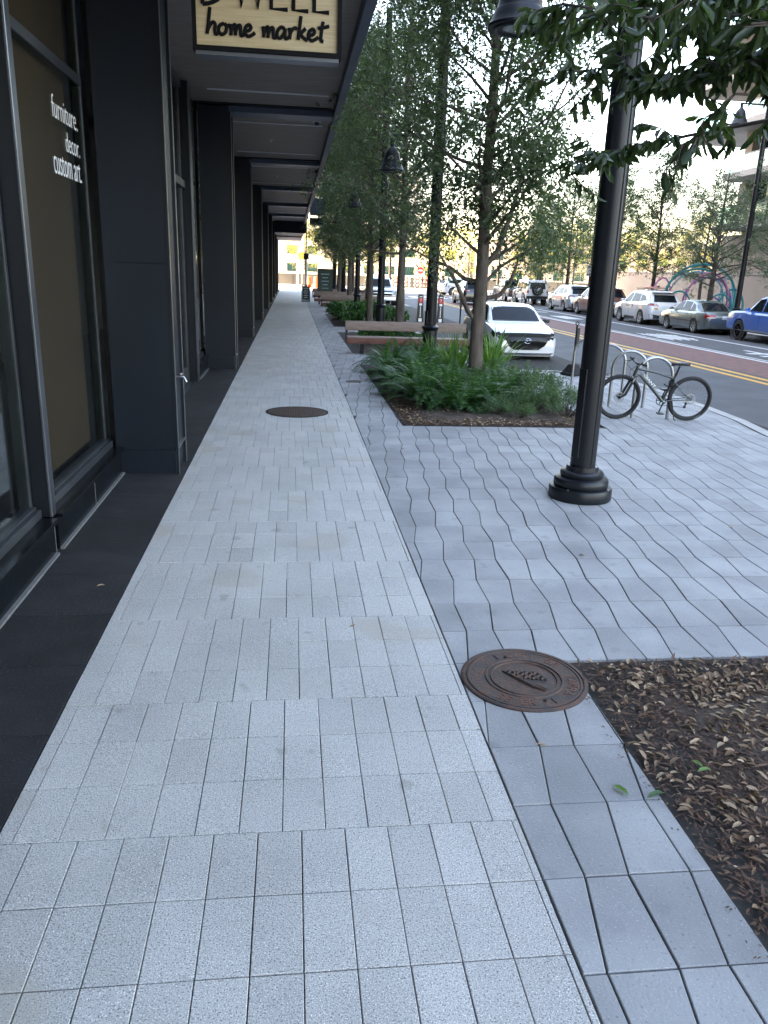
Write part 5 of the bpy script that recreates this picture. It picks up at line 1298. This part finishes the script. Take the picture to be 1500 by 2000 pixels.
# --- grey sedan
def deco_sedan(decal, root, bvh):
    decal('rear_window', [(-.58, .985), (.58, .985), (.50, 1.29), (-.50, 1.29)], 'x', -1, 'carglass', off=.006, sub=6)
    decal('windshield', [(-.62, .98), (.62, .98), (.54, 1.32), (-.54, 1.32)], 'x', 1, 'carglass', sub=6)
    side_glass(decal, [[(.10, .96), (.92, .95), (.42, 1.29), (.10, 1.33)], [(.03, .96), (.03, 1.33), (-.58, 1.31), (-.66, .97)], [(-.72, .98), (-.68, 1.28), (-.98, 1.18), (-1.12, .99)]])
    decal('tail_light', [(.42, .68), (.80, .69), (.80, .84), (.42, .84)], 'x', -1, 'redlamp', off=.014, mirror=True)
    decal('side_lamp', [(-2.12, .70), (-2.30, .70), (-2.30, .84), (-2.15, .84)], 'y', 1, 'redlamp', off=.010, mirror=True)
    decal('reverse_lamp', [(.44, .69), (.78, .70), (.78, .735), (.44, .735)], 'x', -1, 'plate', off=.018, mirror=True)
    decal('number_plate', [(-.16, .66), (.16, .66), (.16, .80), (-.16, .80)], 'x', -1, 'plate', off=.014, sub=2)
    decal('boot_seam', [(-.76, .875), (.76, .875), (.76, .883), (-.76, .883)], 'x', -1, 'under', off=.004, sub=2)
    decal('body_strip', [(-1.75, .50), (1.8, .50), (1.8, .545), (-1.75, .545)], 'y', 1, 'carblack', off=.008, mirror=True, sub=6)
    for x in (-.68, .06, .88): seam(decal, x, .30, .94)
    decal('headlight', [(2.0, .58), (2.25, .57), (2.25, .68), (2.05, .69)], 'y', 1, 'headlamp', off=.010, mirror=True)
    b = MB(); b.tube([(-1.3, -.62, 1.06), (-1.28, -.63, 1.30)], .004, 5); b.build('aerial', 'under', root)
SEDAN = dict(L=4.75, W=1.76, H=1.40, R=.31, ax=(-1.36, 1.32), zs=.19, belt=.93, wb=.90, wr=.66, mx=.80, mz=.98, over=.08, spokes=7,
    top=[(-2.37, .62), (-2.34, .88), (-2.2, .94), (-1.5, .955), (-1, .93), (.8, .92), (1.15, .93), (1.6, .87), (2.1, .78), (2.3, .68), (2.37, .52)],
    gh=[(-1.62, .93), (-1.05, 1.28), (-.75, 1.355), (-.2, 1.39), (.2, 1.375), (.48, 1.31), (1.15, .93)], hx=(-.52, .28), deco=deco_sedan)
car('parked_car', (18.3, 34.75, ROADZ), PI/2, SEDAN, paint('grey green paint', (.135, .165, .165), .5), 'older grey green saloon parked in front of the coloured arches', 'car', GCAR)
# --- blue pickup
def deco_truck(decal, root, bvh):
    decal('windshield', [(-.70, 1.20), (.70, 1.20), (.62, 1.64), (-.62, 1.64)], 'x', 1, 'carglass', sub=5)
    decal('rear_window', [(-.66, 1.26), (.66, 1.26), (.62, 1.62), (-.62, 1.62)], 'x', -1, 'carglass', sub=4)
    side_glass(decal, [[(.22, 1.16), (1.02, 1.17), (.60, 1.60), (.22, 1.66)], [(.14, 1.16), (.14, 1.66), (-.60, 1.64), (-.64, 1.17)]])
    for x in (-.70, .17, 1.10): seam(decal, x, .42, 1.12)
    decal('headlight', [(2.35, .88), (2.62, .86), (2.62, 1.0), (2.40, 1.02)], 'y', 1, 'headlamp', off=.010, mirror=True)
    for s in (-1, 1):
        b = MB(); b.tube([(-1.0, s*.97, .40), (1.05, s*.97, .40)], .038, 10)
        for x in (-.8, -.1, .6): b.tube([(x, s*.97, .40), (x-.12, s*.85, .50)], .02, 6)
        b.build('side_step', 'carblack', root)
        for a in (-1.62, 1.62):
            b = MB(); b.torus((a*.955, s*.94, .42), (0, 1, 0), .475, .045, 26, 6, .1, PI-.1, flat=.6); b.build('wheel_flare', 'carblack', root)
    b = MB(); b.box(-2.55, -1.0, -.72, .72, 1.075, 1.10); b.build('bed_cover', 'carblack', root, smooth=0)
TRUCK = dict(L=5.39, W=1.90, H=1.79, R=.395, ax=(-1.62, 1.62), zs=.42, belt=1.12, wb=.92, wr=.70, mx=.98, mz=1.22, over=.0, spokes=6, box=1, kw=.03,
    top=[(-2.69, .90), (-2.67, 1.08), (-2.5, 1.10), (-1, 1.12), (1, 1.12), (1.3, 1.16), (2.2, 1.12), (2.55, 1.06), (2.66, .95), (2.69, .70)],
    gh=[(-.98, 1.1), (-.92, 1.55), (-.80, 1.74), (-.2, 1.79), (.3, 1.76), (.62, 1.67), (1.28, 1.12)], hx=(-.42, .42), deco=deco_truck)
car('pickup_truck', (18.55, 28.6, ROADZ), PI/2, TRUCK, paint('bright blue paint', (.002, .11, .50), .0), 'bright blue pickup truck cut by the right edge of the view', 'truck', GCAR, 'darkrim')
# --- white boxy four wheel drive with a spare wheel
def deco_jeep(decal, root, bvh):
    decal('rear_window', [(-.60, 1.20), (.60, 1.20), (.56, 1.66), (-.56, 1.66)], 'x', -1, 'carblack', off=.008, sub=4)
    decal('windshield', [(-.62, 1.22), (.62, 1.22), (.58, 1.62), (-.58, 1.62)], 'x', 1, 'carglass', sub=4)
    side_glass(decal, [[(.05, 1.18), (.72, 1.18), (.60, 1.64), (.05, 1.66)], [(-.02, 1.18), (-.02, 1.66), (-.80, 1.66), (-.80, 1.18)], [(-.90, 1.18), (-.90, 1.66), (-1.68, 1.64), (-1.68, 1.18)]])
    decal('tail_light', [(.68, .92), (.84, .92), (.84, 1.12), (.68, 1.12)], 'x', -1, 'redlamp', off=.02, mirror=True)
    b = MB(); b.rbox(-2.12, -1.95, -.85, .85, .50, .70, .02); b.build('rear_bumper', 'carblack', root)
    fp = paint('white flare paint', (.66, .67, .68), 0)
    for s in (-1, 1):
        for a in (-1.22, 1.28): b = MB(); b.torus((a*.97, s*.90, .44), (0, 1, 0), .52, .07, 24, 6, .1, PI-.1, flat=.9); b.build('wheel_flare', fp, root)
    wr = make_wheel(root, 0, 0, .41, .26, 'rim', 1, 8, 'spare_wheel'); wr.location = (-2.12, .05, 1.14); wr.rotation_euler = (0, 0, PI/2)
JEEP = dict(L=4.1, W=1.75, H=1.86, R=.44, ax=(-1.22, 1.28), zs=.48, belt=1.12, wb=.95, wr=.84, mx=.75, mz=1.22, over=.0, spokes=6, box=1, kw=.015, shoulder=.05, crown=.02,
    top=[(-2.0, 1.10), (-1.9, 1.13), (.8, 1.13), (1.0, 1.12), (1.9, 1.08), (2.03, 1.0), (2.05, .8)],
    gh=[(-1.98, 1.1), (-1.93, 1.72), (-1.8, 1.82), (-.5, 1.86), (.5, 1.84), (.68, 1.74), (.98, 1.12)], hx=(-.70, .12), deco=deco_jeep)
car('off_road_car', (18.25, 61.2, ROADZ), PI/2, JEEP, paint('plain white paint', (.70, .71, .72), 0), 'boxy white four wheel drive with a spare wheel on its tailgate', 'car', GCAR)
car('pickup_truck', (18.5, 67.8, ROADZ), PI/2, dict(TRUCK, H=1.85), paint('black red paint', (.03, .012, .012), .3), 'dark pickup with red tail lamps parked ahead of the white four wheel drive', 'truck', GCAR)
# --- dark car driving away on the street, white pickup and white van by the corner
car('moving_car', (12.9, 58.5, ROADZ), PI/2, dict(SUVB, deco=deco_suv(lamps='wide', dark_lower=False)), paint('black paint', (.02, .022, .026), .4), 'dark crossover driving away along the street, seen left of the nearest trunk', 'car')
def deco_truck_front(decal, root, bvh):
    deco_truck(decal, root, bvh)
    decal('grille', [(-.60, .72), (.60, .72), (.62, .98), (-.62, .98)], 'x', 1, 'carblack', off=.02, sub=3)
    decal('grille_bar', [(-.60, .84), (.60, .84), (.60, .88), (-.60, .88)], 'x', 1, 'chrome', off=.03, sub=2)
    decal('headlight', [(.64, .80), (.84, .80), (.84, 1.0), (.64, 1.0)], 'x', 1, 'headlamp', off=.02, mirror=True)
    decal('front_bumper', [(-.80, .50), (.80, .50), (.80, .66), (-.80, .66)], 'x', 1, 'chrome', off=.03, sub=2)
car('pickup_truck', (5.45, 51.8, ROADZ), -PI/2, dict(TRUCK, deco=deco_truck_front), paint('truck white paint', (.70, .72, .74), 0), 'white pickup facing the camera at the far end of the parking bay', 'truck')
car('parked_car', (16.6, 80, ROADZ), .3, dict(SUVB, deco=deco_suv()), paint('far white paint', (.68, .69, .70), 0), 'white car crossing at the end of the street behind the nearest trunk', 'car')

# ================================================================== SIGNS, SIGNALS, BARRICADES AT THE FAR END
sp2 = empty('street_sign', (19.6, 52.2, 0)); tag(sp2, 'white rectangular regulation sign on a dark post beside the silver crossover', 'sign')
b = MB(); b.tube([(0, 0, 0), (0, 0, 2.9)], .045, 8); b.build('post', 'blackmetal', sp2)
b = MB(); b.box(-.33, .33, -.055, -.045, 2.15, 2.85); b.build('panel', 'whitepaint', sp2, smooth=0)
b = MB()
for z, wd in ((2.68, .26), (2.22, .28)):
    for k in range(4): b.box(-wd+.14*k*wd/.28, -wd+.14*k*wd/.28+.10, -.062, -.057, z, z+.09)
t = text_mb('MUST', .40, .13, .005); t.xf(frame_m((-.20, -.057, 2.42), (1, 0, 0), (0, 0, 1))); b.add(t.v, t.f); b.build('sign_lettering', 'black', sp2, smooth=0)
def round_sign(loc, label, m, h, R_=.32, post='whitepaint', pr=.03):
    r = empty('road_sign', loc); tag(r, label, 'sign')
    b = MB(); b.tube([(0, 0, 0), (0, 0, h+R_)], pr, 8); b.build('post', post, r)
    b = MB(); b.disc((0, -.05, h+R_), (0, 1, 0), R_, .02, 28); s = b.build('disc', m, r)
    return r, h+R_, R_
rs, hz, R_ = round_sign((15.35, 97.5, -.02), 'round red no entry sign beyond the crossing', 'red', 1.75, .42)
b = MB(); b.box(-.29, .29, -.075, -.062, hz-.06, hz+.06); b.build('white_bar', 'white', rs, smooth=0)
rs, hz, R_ = round_sign((1.0, 84, -.1), 'small yellow diamond sign on a white post straight ahead at the crossing', 'yellowpaint', 2.9, .38)
ps = empty('signal_pole', (1.05, 61.5, 0)); tag(ps, 'tall thin signal pole with a white lower sleeve at the walkway end', 'pole')
b = MB(); b.tube([(0, 0, 2.6), (0, 0, 7.5)], .05, 10); b.build('pole', 'blackmetal', ps)
b = MB(); b.tube([(0, 0, 0), (0, 0, 2.6)], .085, 12); b.build('white_sleeve', 'whitepaint', ps)
b = MB(); b.rbox(-.20, .20, -.22, .0, 2.65, 3.08, .03); b.build('signal_box', 'blackmetal', ps)
ws = empty('walk_signal', (.55, 80, 0)); tag(ws, 'white post with a broad foot standing at the crossing', 'post')
b = MB(); b.lathe([(.16, 0), (.13, .3), (.08, .5), (.07, 2.6)], 14); b.build('post', 'whitepaint', ws)
for i, (x, y, t) in enumerate(((1.9, 92.5, 'left orange and white barrel at the crossing straight ahead'), (2.7, 92.2, 'middle orange and white barrel at the crossing'), (3.6, 92.6, 'right orange and white barrel at the crossing'))):
    r = empty('traffic_barrel', (x, y, -.1)); tag(r, t, 'barrel', 'orange traffic barrels at the crossing')
    b = MB(); b.lathe([(.40, 0), (.38, .06), (.33, .08), (.31, .6), (.27, 1.15), (.2, 1.2), (.02, 1.22)], 24); b.build('body', 'orange', r)
    for z in (.32, .72):
        b = MB(); b.lathe([(.322-.03*z, z), (.316-.04*z, z+.16)], 24); b.build('white_band', 'white', r)
for i, (x, y, t) in enumerate(((10.6, 96.8, 'left red and white striped barricade beyond the crossing'), (12.9, 96.5, 'middle red and white striped barricade beyond the crossing'), (15.6, 96.8, 'right red and white striped barricade below the no entry sign'))):
    r = empty('barricade', (x, y, -.02)); tag(r, t, 'barricade', 'striped barricades beyond the crossing')
    b = MB()
    for s in (-1, 1): b.box(s*.95-.04, s*.95+.04, -.3, .3, 0, .06); b.box(s*.95-.03, s*.95+.03, -.03, .03, 0, 1.5)
    b.build('frame', 'whitepaint', r, smooth=0)
    for z in (.35, .80, 1.2):
        b = MB(); b.box(-1.1, 1.1, -.05, -.03, z, z+.26); pl_ = b.build('board', 'white', r, smooth=0)
        b = MB()
        for k in range(5): x0 = -1.05+.42*k; b.add([(x0, -.056, z), (x0+.2, -.056, z), (x0+.32, -.056, z+.26), (x0+.12, -.056, z+.26)], [(0, 1, 2, 3)])
        b.build('red_stripes', 'orange', pl_, smooth=0)
fc = empty('site_fence', (20, 99.5, 0)); tag(fc, 'mesh construction fence with a dark lower screen along the crossing street', 'fence')
b = MB(); b.box(-50, 70, -.02, .0, .05, 1.25); b.build('screen', 'fence', fc, smooth=0)
b = MB()
for i in range(41): b.box(-50+3*i, -49.94+3*i, -.06, -.02, 0, 2.9)
b.box(-50, 70, -.05, -.025, 2.85, 2.9); b.box(-50, 70, -.05, -.025, 1.25, 1.29); b.build('posts', 'fence', fc, smooth=0)
b = MB()
for i in range(480): b.box(-50+.25*i, -49.985+.25*i, -.015, -.005, 1.29, 2.85)
b.build('wires', 'fence', fc, smooth=0)
for i, (x0, x1, y, h, m, t) in enumerate(((-30, 8, 165, 9, 'concwall', 'long low sunlit pale building straight beyond the canopy end'), (9, 34, 160, 7, 'concwall', 'sunlit low building beyond the middle of the street'), (36, 90, 150, 8, 'beigewall', 'low beige building beyond the right row of trees'), (26, 40, 260, 30, 'slab', 'distant pale tower block seen above the trees'), (-2, 6, 300, 22, 'slab', 'distant pale block far down the walkway axis'))):
    r = empty('far_building', ((x0+x1)/2, y, 0)); tag(r, t, 'building', 'far buildings beyond the crossing')
    hw_ = (x1-x0)/2; b = MB(); b.box(-hw_, hw_, 0, 14, -.1, h); b.build('wall', m, r, smooth=0)
    b = MB(); b.box(-hw_-.3, hw_+.3, -.3, 14.3, h, h+.5); b.build('roof', 'slab', r, smooth=0)
    n = int(hw_*2/4); fl = max(1, int(h/3.4))
    for j in range(fl):
        for k in range(n):
            if n*fl > 60 and k % 2: continue
            b = MB(); b.box(-hw_+1+4*k, -hw_+3+4*k, -.04, .02, 1.2+3.3*j, 2.8+3.3*j); b.build('window', 'bglass', r, smooth=0)
for i, (x, y, h, t) in enumerate(((11.0, 92, 9, 'tall thin pole beyond the street, left of the nearest trunk'), (21.5, 84, 10, 'tall dark pole right of the nearest trunk'), (31, 88, 9, 'tall pole beyond the right row of trees'))):
    r = empty('utility_pole', (x, y, -.05)); tag(r, t, 'pole', 'poles beyond the crossing')
    b = MB(); b.tube([(0, 0, 0), (0, 0, h)], [.16, .09], 10); b.build('shaft', 'blackmetal', r)
    b = MB(); b.tube([(0, 0, h-.8), (-4 if i else 4, 0, h-.5)], .06, 8); b.build('mast_arm', 'blackmetal', r)
    b = MB(); b.rbox((-4 if i else 4)-.2, (-4 if i else 4)+.2, -.2, .2, h-1.7, h-.6, .04); b.build('signal_head', 'blackmetal', r)

# ================================================================== ARCH SCULPTURE
ar = empty('arch_sculpture', (23.2, 44.0, 0)); tag(ar, 'sculpture of nested teal, pink and violet steel arches across the street', 'sculpture')
def arch(cx, cy, wd, h, m, r_=.055, rot=0.):
    pts = [(-wd/2, 0, 0), (-wd/2, 0, h*.35)]+[(-wd/2*cos(t), 0, h*.40+h*.60*sin(t)) for t in [PI*i/16 for i in range(17)]]+[(wd/2, 0, h*.35), (wd/2, 0, 0)]
    b = MB(); b.tube(pts, r_, 8); b.xf(Matrix.Translation((cx, cy, 0)) @ Matrix.Rotation(rot, 4, 'Z')); b.build('arch', m, ar)
for k, (cx, cy, wd, h, m, rr_) in enumerate(((-.1, 0, 4.2, 3.0, 'teal', .07), (-.1, .5, 3.9, 2.75, 'teal', .06), (.1, .9, 3.4, 2.6, 'lav', .05), (.45, .2, 2.6, 2.55, 'pink', .05), (.55, .4, 2.9, 2.3, 'violet', .05), (-1.3, .1, 1.5, 1.5, 'teal', .05), (1.2, .1, 1.5, 1.4, 'teal', .05), (-1.9, .3, 1.3, 1.3, 'violet', .05), (1.0, .5, 1.1, 1.2, 'violet', .04), (2.0, .3, 1.5, 1.7, 'teal', .06), (-2.1, .7, 1.2, 2.2, 'pink', .045), (1.9, .8, .8, 2.4, 'lav', .05))):
    arch(cx, cy, wd, h, m, rr_)

# ================================================================== RIGHT TOWER
TW = empty('apartment_tower', (38, 35, 0)); tag(TW, 'glass apartment tower with curved pale balconies above the street trees', 'building')
def tpart(b, name, m, **k): b.v = [(x-38, y-35, z) for x, y, z in b.v]; return b.build(name, m, TW, **k)
FL = [5.6, 8.9, 12.1, 15.3, 18.5, 21.7, 24.9, 28.1, 31.3]
b = MB(); b.box(31.5, 50, 5, 58, 0, 5.3); tpart(b, 'podium_wall', 'beigewall', smooth=0)
b = MB()
for k in range(8): b.box(31.46, 31.49, 8+6*k, 8.05+6*k, 0, 5.3)
for z in (1.6, 3.2): b.box(31.47, 31.492, 5, 58, z, z+.04)
tpart(b, 'wall_joint', 'caulk', smooth=0)
b = MB(); b.box(32.4, 50, 6, 57, 5.3, 34); tpart(b, 'glazing', 'bglass', smooth=0)
for i, z in enumerate(FL):
    b = MB(); out = [(50, 4), (30.8, 4), (30.2, 20), (30.0, 38), (30.0, 50)]+[(32.4-2.6*cos(t), 60.6+2.6*sin(t)) for t in [PI/2*k/10 for k in range(0, 11)]]+[(50, 63.2)]
    if z < 10: out = [(50, 4), (30.8, 4), (30.2, 20), (30.0, 38), (30.0, 50), (30.1, 56.6), (31, 57.4), (50, 57.4)]
    b.loft([[(x, y, z) for x, y in out], [(x, y, z+.38) for x, y in out]], True, True)
    sl = tpart(b, 'balcony_slab', ['slab', 'soff2'], smooth=30)
    for p in sl.data.polygons:
        if p.normal.z < -.9 or (p.normal.z > .9 and False): p.material_index = 1
    b = MB(); rl = out[1:-1]
    top_ = [[(x+.12, y-.05, z+.36), (x+.14, y-.05, z+.36), (x+.14, y-.05, z+1.4), (x+.12, y-.05, z+1.4)] for x, y in rl]
    b.loft(top_, True, True); tpart(b, 'balcony_glass', 'railglass', smooth=0)
    b = MB(); b.tube([(x+.13, y-.05, z+1.43) for x, y in rl], .03, 6)
    for k in range(27): y = 5+k*1.9; b.box(lerp_tab([(4, 30.9), (20, 30.3), (38, 30.1), (60, 30.1)], y)+.02, lerp_tab([(4, 30.9), (20, 30.3), (38, 30.1), (60, 30.1)], y)+.07, y, y+.05, z+.36, z+1.42) if y < 50 else None
    tpart(b, 'railing', 'slab', smooth=0)
    b = MB()
    for k in range(34): y = 6.2+k*1.5; b.box(32.33, 32.39, y, y+.09, z+.38, z+2.85)
    for k in range(11): b.box(33+k*1.6, 33.09+k*1.6, 57.01, 57.08, z+.38, z+2.85)
    tpart(b, 'mullions', 'mullion', smooth=0)
    b = MB()
    for y in (12, 24, 36, 48, 56): b.box(31.6, 32.32, y, y+.9, z+.38, z+3.2)
    tpart(b, 'fin_wall', 'beigewall', smooth=0)
bp = empty('plaza_wall', (30.9, 55, 0)); tag(bp, 'long low beige wall behind the coloured arches', 'wall')
b = MB(); b.box(-.15, .15, -30, 25, 0, 2.6); b.build('wall', 'beigewall', bp, smooth=0)
b = MB(); b.box(-.2, .2, -30.05, 25.05, 2.601, 2.7); b.build('coping', 'slab', bp, smooth=0)
